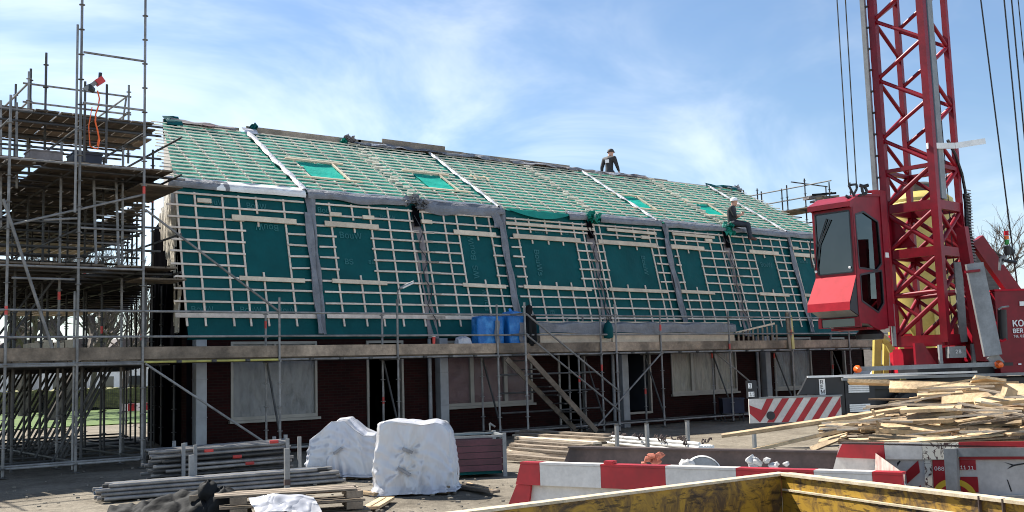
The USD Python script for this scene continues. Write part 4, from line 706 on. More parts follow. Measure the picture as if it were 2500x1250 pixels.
cp('low_body', 'red', lambda b: b.beam(P_(2400, 775, 23.4), P_(2470, 765, 23.4), .6, .7)); cp('exhaust', 'blackpaint', lambda b: b.tube(P_(2446, 756, 20.9), P_(2449, 830, 20.9), .085, 16), 40); cp('exhaust_bracket', 'steel', lambda b: b.path([P_(2437, 756, 20.8), P_(2445, 750, 20.8), P_(2462, 748, 20.9)], .02, 6))
cp('hose', 'redbright', lambda b: b.path([P_(2434, 836, 20.7), P_(2440, 830, 20.7), P_(2446, 833, 20.7), P_(2456, 828, 20.7)], .025, 6))
# signal light on its bracket
cp('signal_bracket', 'greymetal', lambda b: b.path([P_(2440, 660, 21.2), P_(2442, 630, 21.2), P_(2455, 625, 21.2), P_(2445, 646, 21.2)], .03, 6)); cp('signal_arm', 'blackpaint', lambda b: (b.tube(P_(2446, 635, 21.2), P_(2482, 641, 21.2), .035, 8), b.tube(P_(2458, 600, 21.2), P_(2462, 622, 21.2), .07, 10), b.tube(P_(2466, 605, 21.2), P_(2474, 620, 21.2), .05, 8)))
for y0, y1, m in ((564, 575, 'redbright'), (576, 584, 'amber'), (585, 597, 'green_lens')): cp('signal_lens', m, lambda b: b.tube(P_(2456.5+(y0-564)*.06, y0, 21.2), P_(2456.5+(y1-564)*.06, y1, 21.2), .045, 14), 40)
# cab
KN = P_(2098, 780, 20.3); KO = V3(KN[0], KN[1], 0)      # near corner of the cab; width runs along -CA, depth along +CBx
kz = lambda y: 1.628+(881-y)/126.7
kc = lambda w, d, z: KO-CA*w+CBx*d+Z_*z                   # w to the left along the front, d back along the side
WW, DD = .88, 1.12; zf, zt = 3.34, 4.6
sideprof = [(0, 2.62), (.0, zt), (-.1, zt+.02), (-.1, zt+.13), (.3, zt+.3), (DD, zt+.36), (DD, 2.26), (.75, 2.22), (.35, 2.34), (.02, 2.36)]
win1 = Polygon([(.12, 3.42), (.1, 4.48), (.42, 4.56), (.98, 4.4), (1.02, 3.55), (.8, 3.4)]).buffer(-.03).buffer(.03)
win2 = Polygon([(.14, 3.3), (1.0, 3.42), (1.0, 2.75), (.75, 2.56), (.14, 2.78)]).buffer(-.03).buffer(.03)
sd = Polygon(sideprof).difference(win1).difference(win2)
cabg = lambda m, nm, g, w0, w1: cp(nm, m, lambda b: b.prism(g, kc(0, 0, 0), CBx, Z_, -CA, w0, w1))
cabg('red', 'cab_side', sd, 0, .05); cabg('red', 'cab_side', sd, WW-.05, WW)
for g, nm in ((win1, 'side_window'), (win2, 'side_window')):
    cabg('pane', nm, g, .02, .026); cabg('blackpaint', 'window_seal', g.buffer(.012).difference(g.buffer(-.025)), -.006, .012); cabg('pane', nm, g, WW-.03, WW-.024)
frp = sbox(0, zf-.05, WW, zt+.02); fw_ = sbox(.05, zf, WW-.06, zt-.04).buffer(-.04).buffer(.04)
fp = lambda m, nm, g, d0, d1: cp(nm, m, lambda b: b.prism(g, kc(0, 0, 0), -CA, Z_, CBx, d0, d1))
fp('red', 'front_frame', frp.difference(fw_), -.012, .04); fp('pane', 'windscreen', fw_, .0, .006); fp('blackpaint', 'window_seal', fw_.buffer(.006).difference(fw_.buffer(-.02)), -.018, -.006)
cp('cab_roof', 'red', lambda b: b.prism([(-.12, zt+.12), (.3, zt+.3), (DD, zt+.36), (DD, zt+.32), (.3, zt+.25), (-.12, zt+.02)], kc(0, 0, 0), CBx, Z_, -CA, -.03, WW+.03))
cp('cab_back', 'red', lambda b: b.obox(KO, -CA, CBx, Z_, .051, WW-.051, DD-.05, DD, 2.26, zt+.31)); cp('cab_floor', 'red', lambda b: b.obox(KO, -CA, CBx, Z_, .051, WW-.051, .36, DD-.051, 2.235, 2.28))
# front hood: red plate leaning outwards, dark sides
cp('front_hood', 'redbright', lambda b: b.add([kc(.0, 0, zf-.04), kc(WW, 0, zf-.04), kc(WW+.02, -.34, 2.76), kc(-.02, -.34, 2.76), kc(-.02, -.36, 2.6), kc(WW+.02, -.36, 2.6), kc(0, .02, zf-.06), kc(WW, .02, zf-.06)], [(1, 0, 3, 2), (2, 3, 4, 5), (0, 1, 7, 6)]))
cp('hood_side', 'blackpaint', lambda b: b.add([kc(.01, 0, zf-.06), kc(.01, -.33, 2.62), kc(.01, .02, 2.5)], [(0, 1, 2)])); cp('hood_side', 'blackpaint', lambda b: b.add([kc(WW-.01, 0, zf-.06), kc(WW-.01, -.33, 2.62), kc(WW-.01, .02, 2.5)], [(0, 1, 2)]))
cp('hood_underside', 'greymetal', lambda b: b.add([kc(.02, -.33, 2.62), kc(WW-.02, -.33, 2.62), kc(WW-.02, .03, 2.48), kc(.02, .03, 2.48)], [(0, 1, 2, 3)]))
cp('cab_chin', 'red', lambda b: b.prism(sbox(-.03, 2.28, WW, 2.47).difference(sbox(.12, 2.32, WW-.1, 2.43).buffer(.03)), kc(0, -.02, 0), -CA, Z_, norm(CBx+Z_*-.0), 0, .05)); cp('foot_window', 'pane', lambda b: b.prism(sbox(.09, 2.3, WW-.07, 2.45), kc(0, 0, 0), -CA, Z_, CBx, .0, .006)); cp('foot_backing', 'greymetal', lambda b: b.add([kc(.0, .03, 2.44), kc(WW, .03, 2.44), kc(WW, .5, 2.27), kc(0, .5, 2.27)], [(0, 1, 2, 3)]))
cp('wiper', 'blackpaint', lambda b: b.path([kc(.88, -.03, 3.45), kc(.8, -.03, 3.9), kc(.55, -.03, 4.45)], .012, 5)); cp('wiper', 'blackpaint', lambda b: b.path([kc(.82, -.03, 3.5), kc(.74, -.03, 3.95), kc(.47, -.03, 4.42)], .012, 5)); cp('hand_rail', 'blackpaint', lambda b: b.path([kc(.93, -.04, 3.5), kc(.95, -.05, 3.7), kc(.93, -.04, 4.1)], .012, 5))
for x, z in ((.12, 3.44), (.86, 3.42)): cp('work_lamp', 'whitepaint', lambda b: b.lathe([(.001, -.01), (.028, 0), (.001, .012)], kc(x, -.02, z), -CBx, 10))
cp('driver_seat', 'blackpaint', lambda b: (b.obox(KO, -CA, CBx, Z_, .28, .75, .55, 1.05, 2.7, 2.85), b.obox(KO, -CA, CBx, Z_, .28, .75, 1.0, 1.1, 2.86, 3.75), b.obox(KO, -CA, CBx, Z_, .4, .62, 1.0, 1.1, 3.78, 4.0)))
cp('control_panel', 'greymetal', lambda b: (b.obox(KO, -CA, CBx, Z_, .12, .24, .4, .9, 2.9, 3.1), b.obox(KO, -CA, CBx, Z_, .1, .3, .25, .3, 3.5, 3.75))); cp('screen_sticker', 'yellow', lambda b: b.obox(KO, -CA, CBx, Z_, .04, .045, .5, .72, 3.86, 4.0))
cp('cab_bracket', 'red', lambda b: (b.obox(KO, -CA, CBx, Z_, -.02, .16, DD-.02, DD+.22, 2.3, 5.05), b.tube(kc(.08, DD+.1, 5.05), kc(.3, DD, 5.06), .03, 8))); cp('cab_label', 'whitepaint', lambda b: b.obox(KO, -CA, CBx, Z_, -.028, -.021, DD+.02, DD+.16, 3.68, 3.78)); cp('slide_rod', 'greymetal', lambda b: b.tube(kc(.05, DD+.28, 1.9), kc(.05, DD+.28, 2.75), .045, 10), 40); cp('swivel', 'blackpaint', lambda b: b.lathe([(.01, 0), (.26, .02), (.28, .12), (.2, .2), (.01, .2)], kc(.3, .9, 2.03), Z_, 18), 40)
# stay ropes at the back
for (x0, x1, y1) in ((2394, 2484, 700), (2457, 2520, 700), (2476, 2535, 700), (2491, 2555, 700)): cp('stay_rope', 'blackpaint', lambda b: b.tube(P_(x0-25, -200, 22.8), P_(x1, y1, 22.8), .018 if x0 < 2480 else .013, 6))
# carrier truck
BM0, BM1 = V3(16.49, 14.10, 0), V3(18.4, 13.52, 0)
tk = lambda x, y, z: BM0+TT*x+TN*y+Z_*z
cp('outrigger_board', 'skipwhite', lambda b: b.prism(sbox(0, .46, 1.83, .94), tk(0, 0, 0), TT, Z_, TN, 0, .06)); cp('board_cap', 'greymetal', lambda b: b.prism(sbox(.2, .945, 1.86, .97), tk(0, 0, 0), TT, Z_, TN, -.02, .09))
board = sbox(0.005, .465, 1.825, .935)
for k in range(-1, 9):
    x = .33+k*.29; st = Polygon([(x, .46), (x+.14, .46), (x+.48, .94), (x+.34, .94)]).intersection(board).difference(sbox(0, 0, .34, 2)) if k > -1 else Polygon([(0, .82), (.0, .66), (.2, .47), (.33, .64), (.5, .94), (.36, .94), (.24, .72)]).intersection(board)
    if not st.is_empty: cp('warning_stripe', 'skipred', lambda b: b.prism(st, tk(0, -.004, 0), TT, Z_, TN, 0, .003))
cp('board_hole', 'blackpaint', lambda b: b.tube(tk(.42, -.012, .6), tk(.42, 0, .6), .085, 20)); cp('marker_post', 'blackpaint', lambda b: b.obox(tk(0, 0, 0), TT, TN, Z_, .0, .18, .02, .2, .95, 1.3)); 
for z, t in ((1.2, '1'), (1.03, '15')): mk = cp('marker_label', 'whitepaint', lambda b: b.obox(tk(0, 0, 0), TT, TN, Z_, .005, .12 if t == '15' else .08, .008, .018, z-.05, z+.05)); cp('label_digit', 'blackpaint', lambda b: b.text(t, tk(.015, .007, z-.035), TT, Z_, .07, .002), par=mk)
cp('front_block', 'blackpaint', lambda b: (b.obox(tk(0, 0, 0), TT, TN, Z_, 1.36, 1.95, .12, .7, .6, 1.32), b.prism([(1.02, .99), (1.359, .99), (1.359, 1.32), (1.22, 1.32), (1.1, 1.1)], tk(0, .12, 0), TT, Z_, TN, 0, .12)))
sg = cp('vertical_sign', 'whitepaint', lambda b: b.obox(tk(0, 0, 0), TT, TN, Z_, 1.45, 1.57, .105, .117, .98, 1.29))
for k, t in enumerate('MER'): cp('sign_letter', 'blackpaint', lambda b: b.text(t, tk(1.465, .1045, 1.0+.098*k), TT, Z_, .075, .002, True), par=sg)
cp('chassis', 'blackpaint', lambda b: (b.obox(tk(0, 0, 0), TT, TN, Z_, 1.96, 2.55, .1, 1.6, .42, 1.24), b.obox(tk(0, 0, 0), TT, TN, Z_, 2.55, 9.5, .5, 2.0, .55, 1.2), b.obox(tk(0, 0, 0), TT, TN, Z_, 2.55, 9.5, .35, .5, 1.05, 1.2)))
cp('deck_plate', 'greymetal', lambda b: b.obox(tk(0, 0, 0), TT, TN, Z_, 1.9, 9.5, .05, 2.3, 1.245, 1.3)); cp('deck_edge', 'whitepaint', lambda b: b.obox(tk(0, 0, 0), TT, TN, Z_, 1.2, 4.6, .03, .06, 1.32, 1.36))
for z in (1.0, .62): cp('step_plate', 'whitepaint', lambda b: [b.obox(tk(0, 0, 0), TT, TN, Z_, 2.02, 2.43, .06, .09, z+.04*j, z+.032+.04*j) for j in range(4)])
for x in (3.35, 5.6, 7.0):
    wh = cp('wheel', 'rubber', lambda b: b.lathe([(.28, -.16), (.44, -.16), (.5, -.1), (.5, .1), (.44, .16), (.28, .16)], tk(x, .34, .52), TN, 36), 40); cp('rim', 'greymetal', lambda b: b.lathe([(.001, -.06), (.1, -.12), (.14, -.1), (.2, -.05), (.27, -.13), (.28, -.15), (.28, .1)], tk(x, .34, .52), TN, 28), 40, par=wh)
    for k in range(30): cp('tread_block', 'rubber', lambda b: b.obox(tk(x, .34, .52), TT*math.cos(k*math.pi/15)+Z_*math.sin(k*math.pi/15), TN, -TT*math.sin(k*math.pi/15)+Z_*math.cos(k*math.pi/15), .495, .52, -.13, .13, -.03, .03), par=wh)
# hook and its hanging ropes
hk = dep(2086, 470, 20.7); hook = thing('crane_hook', 'black crane hook block on two thin ropes above the cab roof', 'hook', hk)
for (x0, x1, x2, y2) in ((2043, 2031, 2072, 452), (2064, 2052, 2091, 450)): part('hoist_rope', 'steel_dark', hook, lambda b: b.tube(dep(x1, -200, 20.7)-hk, dep(x2, y2, 20.7)-hk, .013, 6))
hp = lambda x, y: dep(x, y, 20.7)-hk
part('block_frame', 'blackpaint', hook, lambda b: b.path([hp(2072, 452), hp(2076, 460), hp(2084, 476), hp(2092, 460), hp(2091, 450), hp(2072, 452)], .024, 7)); part('hook_bend', 'blackpaint', hook, lambda b: b.path([hp(2084, 474), hp(2086, 482), hp(2078, 484), hp(2068, 480), hp(2064, 478)], .03, 7)); part('shackle', 'blackpaint', hook, lambda b: (b.path([hp(2098, 452), hp(2108, 455), hp(2120, 452)], .035, 7), b.path([hp(2104, 455), hp(2106, 470), hp(2112, 476), hp(2116, 466), hp(2112, 458)], .03, 7), b.path([hp(2088, 482), hp(2100, 477), hp(2108, 474)], .022, 6)))
# silo, yellow frame, car behind
so = dep(2262, 700, 27.5); so[2] = 0; silo = thing('mortar_silo', 'pale yellow round mortar silo behind the crane mast', 'silo', so); zs = lambda y: 1.628+(877-y)*27.5/2572.6
part('tank', 'yellow', silo, lambda b: b.lathe([(.15, 1.9), (.35, 2.1), (.8, 3.0), (.8, zs(520)), (.78, zs(508)), (.8, zs(500)), (.8, zs(490)), (.62, zs(476)), (.4, zs(470)), (.001, zs(468))], V3(0, 0, 0), Z_, 32), 40); part('top_cap', 'darkbrick', silo, lambda b: b.lathe([(.35, zs(471)), (.35, zs(452)), (.25, zs(446)), (.001, zs(445))], V3(0, 0, 0), Z_, 16), 30); part('band', 'yellow', silo, lambda b: b.lathe([(.805, zs(505)), (.83, zs(503)), (.83, zs(500)), (.805, zs(498))], V3(0, 0, 0), Z_, 32))
for a in (.8, 2.37, 3.94, 5.5): part('leg', 'yellow', silo, lambda b: b.beam((.78*math.cos(a), .78*math.sin(a), 0), (.72*math.cos(a), .72*math.sin(a), 3.1), .12, .12, (math.cos(a), math.sin(a), 0)))
part('level_window', 'blackpaint', silo, lambda b: b.obox(so*0, norm(V3(.8, -.6, 0)), norm(V3(.6, .8, 0)), Z_, .42, .58, -.78, -.7, zs(705), zs(692)))
yf = dep(2140, 985, 24.); yo = thing('yellow_gantry', 'bright yellow steel support frame standing left of the crane mast', 'frame', yf*V3(1, 1, 0)); D_ = (yf-EYEP)@FW; yp = lambda x, y, d=0: dep(x, y, D_+d)-yf*V3(1, 1, 0)
part('post', 'yellow', yo, lambda b: b.beam(yp(2138, 990), yp(2142, 812), .16, .14, FW)); part('post', 'yellow', yo, lambda b: b.beam(yp(2160, 985, .3), yp(2163, 835, .3), .12, .12, FW)); part('arm', 'yellow', yo, lambda b: b.path([yp(2142, 818), yp(2168, 835), yp(2178, 858)], .1, 4)); part('brace', 'yellow', yo, lambda b: b.beam(yp(2150, 985), yp(2152, 890), .07, .07, FW))
cpn = dep(2192, 905, 31); cpn[2] = 0; car = thing('parked_car', 'white car parked behind the crane, mostly hidden', 'car', cpn); cx, cn = norm(V3(.8, -.6, 0)), norm(V3(.6, .8, 0))
part('body', 'whitepaint', car, lambda b: b.prism([(-1.0, .3), (1.9, .3), (2.0, .8), (1.0, .95), (.5, 1.42), (-.6, 1.45), (-1.0, .95)], V3(0, 0, 0), cx, Z_, cn, 0, 1.7)); part('windscreen', 'glass', car, lambda b: b.prism([(-.55, 1.0), (.78, 1.0), (.42, 1.36), (-.45, 1.38)], V3(0, 0, 0), cx, Z_, cn, -.012, -.002))
for x in (-.5, 1.35): part('wheel', 'rubber', car, lambda b: b.tube(cx*x-cn*.03+Z_*.3, cx*x+cn*.2+Z_*.3, .3, 20), 40)
rl = dep(2330, 880, 30); rl[2] = 0; o = thing('red_trailer', 'bright red and white trailer seen through the crane mast base', 'trailer', rl)
part('red_body', 'redbright', o, lambda b: b.obox(V3(0, 0, 0), cx, cn, Z_, -1.4, 1.6, 0, 1.2, 1.2, 2.35)); part('yellow_stripe', 'yellow', o, lambda b: b.obox(V3(0, 0, 0), cx, cn, Z_, -1.41, 1.61, -.004, 1.19, 2.36, 2.45)); part('window_band', 'glass', o, lambda b: b.obox(V3(0, 0, 0), cx, cn, Z_, -1.38, 1.58, .05, 1.1, 2.46, 2.75)); part('roof', 'whitepaint', o, lambda b: b.obox(V3(0, 0, 0), cx, cn, Z_, -1.4, 1.6, .0, 1.2, 2.76, 3.1))
for x in (-.8, 1.0): part('wheel', 'rubber', o, lambda b: b.tube(cx*x+Z_*.45, cx*x+cn*.25+Z_*.45, .45, 20), 40)
# dark house at the right
dh = dep(2445, 760, 55); dh[2] = 0; hx_, hn_ = norm(V3(.8, -.6, 0)), norm(V3(.6, .8, 0)); zd = lambda y: 1.628+(870-y)*55/2572.6
o = thing('dark_brick_house', 'dark brick house with steep tiled gable behind the crane', 'house', dh)
part('gable_wall', 'darkbrick', o, lambda b: b.prism([(0, 0), (0, zd(630)), (-2.6, zd(548)), (-5.4, zd(630)), (-5.4, 0)], V3(0, 0, 0), hx_, Z_, hn_, 0, .3)); part('side_wall', 'darkbrick', o, lambda b: b.obox(V3(0, 0, 0), hx_, hn_, Z_, -5.3, -.05, .3, 8, 0, zd(632)))
part('roof', 'rooftile', o, lambda b: (b.prism([(.15, zd(632)), (.15, zd(626)), (-2.6, zd(541)), (-2.6, zd(548))], V3(0, 0, 0), hx_, Z_, hn_, -.15, 8), b.prism([(-5.55, zd(632)), (-5.55, zd(626)), (-2.6, zd(541)), (-2.6, zd(548))], V3(0, 0, 0), hx_, Z_, hn_, -.15, 8)))
for k in range(12): part('ridge_tile', 'rooftile', o, lambda b: b.beam(hx_*(.16-.23*k)+Z_*(zd(626)+.02+(zd(541)-zd(626))*k/12)-hn_*.16, hx_*(.16-.23*(k+.95))+Z_*(zd(626)+.05+(zd(541)-zd(626))*(k+.95)/12)-hn_*.16, .12, .07))
part('window', 'glass', o, lambda b: b.obox(V3(0, 0, 0), hx_, hn_, Z_, -3.2, -2.0, -.01, -.002, 2.6, 3.9))
# blue box, trestle in front of the facade
gb = gz(1772, 1030); gb = V3(gb[0]+.25, gb[1]+.3, 0); o = thing('site_box', 'dark blue steel box on thin legs beside the striped board', 'box', gb)
part('box', 'navy', o, lambda b: b.obox(V3(0, 0, 0), TT, TN, Z_, 0, .62, 0, .6, .22, .62)); part('lid', 'navy', o, lambda b: b.obox(V3(0, 0, 0), TT, TN, Z_, -.02, .64, -.02, .62, .623, .66))
for x in (.02, .57): 
    for y in (.02, .55): part('leg', 'blackpaint', o, lambda b: b.obox(V3(0, 0, 0), TT, TN, Z_, x, x+.04, y, y+.04, -.03, .218))
# --- PART 3 ---
# ------------------------------------------------------------------ wrapped pallets
def bale(name, label, bl, brr, ztop, depth_m, prof, seed, tapes):
    """bl, brr: ground points of the front edge; prof: [(u, height fraction)] of the top edge"""
    o = thing(name, label, 'wrapped pallet', bl); e1 = norm(brr-bl); e1[2] = 0; L = np.linalg.norm((brr-bl)[:2]); e2 = np.cross(Z_, e1)
    pu, ph = zip(*prof); R = np.random.default_rng(seed)
    def top(u, d): return ztop*np.interp(u, pu, ph)*(1-.1*abs(d-.45)**2)
    N, K = 84, 36
    tapc = []
    for tu_, tw_, _, _ in tapes:
        t_ = (.75+tu_*.1)*2*math.pi; k_ = (abs(math.cos(t_))**7+abs(math.sin(t_))**7)**(-1/7); tapc.append((.5+.5*math.cos(t_)*k_*.95, tw_))
    def surf(a, v):
        t = a*2*math.pi; c, s = math.cos(t), math.sin(t); k = (abs(c)**7+abs(s)**7)**(-1/7); x, y = c*k, s*k          # rounded square -1..1
        if v <= .72: r, w = 1., v/.72
        else: r, w = 1-(v-.72)/.28, 1.
        r = max(r, .0); sh = 1-.1*w**1.4-.05*math.sin(math.pi*w)*math.sin(t*2+seed); U = .5+.5*x*r*sh; D = .5+.5*y*r*sh
        z = top(min(max(U, 0), 1), D)*w*(1 if v <= .72 else 1.0)
        if v > .72: z *= 1+.02*math.sin(D*9+U*5)
        n = V3(x, y, 0); p = e1*L*U+e2*depth_m*D
        fold = abs(meshkit.noise(V3(t*5.5+w*2.4*math.sin(seed), w*1.4, seed))-.5)*2; fine = abs(meshkit.noise(V3(t*13-w*5, w*4, seed+3))-.5)*2
        drape = (-.07*fold-.012*fine)*(1-.4*w)*(1 if v < .72 else .25)+.06*max(0, .12-w)/.12
        gath = 0.
        if y < -.5:
            for (tu, tw) in tapc:
                du, dw = (U-tu)*L, w*.9-tw*.9; rr = math.hypot(du, dw)+.02; gath += .01*math.sin(11*math.atan2(dw, du)+seed+2*meshkit.noise(V3(du*4, dw*4, 1)))*math.exp(-rr/.34)*min(1, rr/.1)
            gath += .012*abs(math.sin((U*L*2.2+w*1.6+.5*math.sin(w*5+seed))*5))**3-.01
        q = p+(e1*n[0]+e2*n[1])*(drape+gath); 
        ragged = .05*meshkit.noise(V3(t*3, 0, seed)) if w < .05 else 0
        q = q+Z_*(z+ragged+(.03*(meshkit.noise(V3(U*6, D*6, seed))-.5) if v > .72 else 0)); return q
    part('wrap', 'plastic', o, lambda b: b.quadgrid(surf, N*2, K*2), True)
    part('pallet', 'old_wood', o, lambda b: [b.obox(V3(0, 0, 0), e1, e2, Z_, .08, L-.08, .1+j*(depth_m-.3)/2, .2+j*(depth_m-.3)/2, .0, .1) for j in range(3)])
    for (u, w, ln, an) in tapes: part('tape', 'tape', o, lambda b: b.obox(surf(.75+u*.1, w*.72)-e2*.03, e1*math.cos(an)+Z_*math.sin(an), e2, Z_*math.cos(an)-e1*math.sin(an), -ln/2, ln/2, -.02, .02, -.02, .02))
    return o
bale('wrapped_bale', 'front white plastic wrapped pallet with flat top and two grey tapes', gz(904, 1212), gz(1112, 1206), 1.0, 1.05, [(0, .9), (.1, .97), (.25, 1.0), (.6, .96), (.78, .99), (.86, .96), (.95, .8), (1, .74)], 4, [(-.35, .33, .2, -.55), (-.2, .62, .15, -.4)])
bale('wrapped_bale', 'rear white plastic wrapped pallet with peaked top and one tape cross', gz(736, 1174), gz(922, 1170), .95, 1.0, [(0, .58), (.08, .66), (.25, .82), (.38, .97), (.56, 1.0), (.7, .84), (.82, .74), (1, .72)], 9, [(-.05, .5, .16, .6)])
# ------------------------------------------------------------------ steel stillages with tubes, bundles, boards
def tubes(name, label, group, pts, r, m, L):
    for k, (p, q) in enumerate(pts):
        o = put(name, None or (lambda b: (b.tube(p, q, r, 10), b))(MB())[1].arr(), m if isinstance(m, str) else m[k % len(m)], None, 40); tag(o, label, 'scaffold tube', group)
MB.arr = lambda s: (np.vstack(s.v), np.vstack(s.f))
b0 = gz(428, 1188); e1 = norm(V3(.985, -.17, 0)); e2 = norm(V3(.17, .985, 0))
st = thing('tube_stillage', 'open steel stillage of upright posts around the rear scaffold tubes', 'stillage', b0)
for x in (.12, .3, 1.78, 1.98): 
    for y in (0, .85): part('upright', 'greymetal', st, lambda b: b.obox(V3(0, 0, 0), e1, e2, Z_, x-.028, x+.028, y-.025, y+.025, -.03, .62+.05*((x*7) % 1)))
part('cross_bar', 'greymetal', st, lambda b: (b.obox(V3(0, 0, 0), e1, e2, Z_, .09, .33, 0, .9, .0, .06), b.obox(V3(0, 0, 0), e1, e2, Z_, 1.75, 2.0, 0, .9, .0, .06)))
P = []
for k in range(7):
    for j in range(8):
        a = rng.uniform(-.3, 0.0); P.append((b0+e1*(-.12+a)+e2*(.06+.1*j)+Z_*(.09+.075*k), b0+e1*(1.85+rng.uniform(-.1, .08))+e2*(.06+.1*j+rng.uniform(-.03, .03))+Z_*(.1+.077*k+rng.uniform(0, .03))))
tubes('scaffold_tube', 'grey scaffold tube stacked between the uprights of the rear stillage', 'tubes in the rear stillage', P, .027, ['steel', 'steel', 'steel_dark'], 2)
for k, (x, y, z) in enumerate(((.45, -.0, .52), (1.5, .0, .6), (.9, 0, .4), (1.1, -.0, .28))):
    part('red_band', 'red_band', st, lambda b: b.tube(e1*x+e2*(y+.05)+Z_*z, e1*(x+.14)+e2*(y+.05)+Z_*z, .031, 8))
c0 = gz(262, 1224); c1 = gz(832, 1178); f1 = norm(c1-c0); f2 = np.cross(Z_, f1); LT2 = np.linalg.norm(c1-c0)
P = []; 
for k in range(4):
    for j in range(7-k//2):
        P.append((c0+f1*rng.uniform(-.15, .15)+f2*(.02+.062*j+.03*k)+Z_*(.03+.056*k), c0+f1*(LT2+rng.uniform(-.35, .1))+f2*(.02+.062*j+.03*k)+Z_*(.035+.058*k)))
tubes('scaffold_tube', 'long scaffold tube lying in the front bundle before the stillage', 'tubes in the long front bundle', P, .028, ['steel', 'steel_dark', 'steel', 'poleblue', 'steel'], 2)
for px, py0, py1, nm in ((467, 1200, 1112, 'slim steel post with red foot before the tube bundle'), (701, 1205, 1096, 'slim steel post with chain at the right of the tube bundle')):
    g = gz(px, py0); o = thing('steel_post', nm, 'post', g); h = (py0-py1)/2572.6*((g-EYEP)@FW); part('shaft', 'greymetal', o, lambda b: b.obox(V3(0, 0, 0), f1, f2, Z_, -.035, .035, -.03, .03, -.05, h)); part('foot_band', 'red_band' if px < 500 else 'rustbrown', o, lambda b: b.obox(V3(0, 0, 0), f1, f2, Z_, -.04, .04, -.035, .035, .12, .2))
for k, (px, py, dx) in enumerate(((1508, 1108, 68), (1582, 1108, 72), (1681, 1103, 74), (1843, 1100, 46))):
    g = gz(px, py); o = thing('steel_stake', ('first stake from the left, at the end of the white tubes', 'second stake, among the white tubes', 'third stake, right of the white tubes', 'short stake under the jutting pale boards')[k]+' by the skip', 'stake', g, 'steel stakes behind the brown skip'); h = dx/2572.6*((g-EYEP)@FW)
    part('shaft', 'greymetal', o, lambda b: b.obox(V3(0, 0, 0), f1, f2, Z_, -.03, .03, -.03, .03, -.05, h)); part('cap', 'steel_dark', o, lambda b: b.obox(V3(0, 0, 0), f1, f2, Z_, -.034, .034, -.034, .034, h+.001, h+.02))
# maroon boards stillage
m0 = gz(1118, 1166); m1 = gz(1238, 1160); g1 = norm(m1-m0); g2 = np.cross(Z_, g1); Lm = np.linalg.norm(m1-m0)
o = thing('board_stillage', 'maroon boarded steel crate right of the front wrapped pallet', 'crate', m0)
for k in range(5): part('board', 'maroon', o, lambda b: b.obox(V3(0, 0, 0), g1, g2, Z_, -.1, Lm-.06, -.0, .03, .08+.1*k, .172+.1*k)); part('board', 'maroon', o, lambda b: b.obox(V3(0, 0, 0), g1, g2, Z_, -.1, Lm-.06, .9, .93, .08+.1*k, .172+.1*k))
for x in (-.12, Lm): 
    for y in (-.02, .9): part('corner_post', 'greymetal', o, lambda b: b.obox(V3(0, 0, 0), g1, g2, Z_, x-.06, x, y, y+.06, -.03, .66))
part('top_rail', 'greymetal', o, lambda b: (b.obox(V3(0, 0, 0), g1, g2, Z_, -.1, Lm-.06, .0, .04, .6, .635), b.obox(V3(0, 0, 0), g1, g2, Z_, -.1, Lm-.06, .9, .94, .6, .635), b.obox(V3(0, 0, 0), g1, g2, Z_, Lm-.05, Lm-.01, .05, .9, .6, .635)))
part('lining', 'membrane', o, lambda b: b.obox(V3(0, 0, 0), g1, g2, Z_, -.1, Lm-.07, .05, .88, .03, .5)); part('lug', 'steel', o, lambda b: b.path([g1*(Lm-.1)+g2*.9+Z_*.66, g1*(Lm-.1)+g2*.9+Z_*.78, g1*(Lm-.02)+g2*.85+Z_*.72], .015, 6))
# pile of long scaffold boards on the ground
for k in range(20):
    t = (k % 7)/6; lay = k//7; s_ = gz(1262-28*t+rng.uniform(-8, 8)+6*lay, 1080+44*t); e_ = gz(1492-95*t+rng.uniform(-14, 14), 1092+46*t+rng.uniform(-2, 2)); z = .03+.05*lay+.12*(1-t)
    o = put('loose_board', (lambda b: (b.beam(s_+Z_*(z+.02), e_+Z_*z, .21, .042), b))(MB())[1].arr(), 'old_wood' if k % 4 else 'timberpale', None); tag(o, 'long scaffold board in the ground pile behind the maroon crate', 'board', 'long boards piled on the ground')
# bundle of white tubes with couplers
w0, w1 = gz(1492, 1086), gz(1720, 1108)
for k in range(13):
    dd = np.cross(Z_, norm(w1-w0)); a = dd*(.06*(k % 6)-.1)+Z_*(.05+.07*(k//6)); s_ = w0+a+norm(w1-w0)*rng.uniform(-.25, .2)
    o = put('pale_tube', (lambda b: (b.tube(s_, w1+a, .032, 10), b))(MB())[1].arr(), 'whitepaint', None, 40); tag(o, 'pale tube in the bundle between the steel stakes', 'tube', 'pale tubes between the stakes')
for k in range(26):
    t = rng.random(); c = w0+(w1-w0)*t+np.cross(Z_, norm(w1-w0))*rng.uniform(-.15, .3)+Z_*(.19+.05*rng.random())
    o = put('tube_coupler', (lambda b: (b.path([c+V3(.06*math.cos(a), .06*math.sin(a)*.5, .045*math.sin(a*1.7+k)) for a in np.linspace(0, 5, 7)], .014, 5), b))(MB())[1].arr(), 'rustbrown', None); tag(o, 'dark clip lying on the pale tube bundle', 'coupler', 'dark clips on the pale tubes')
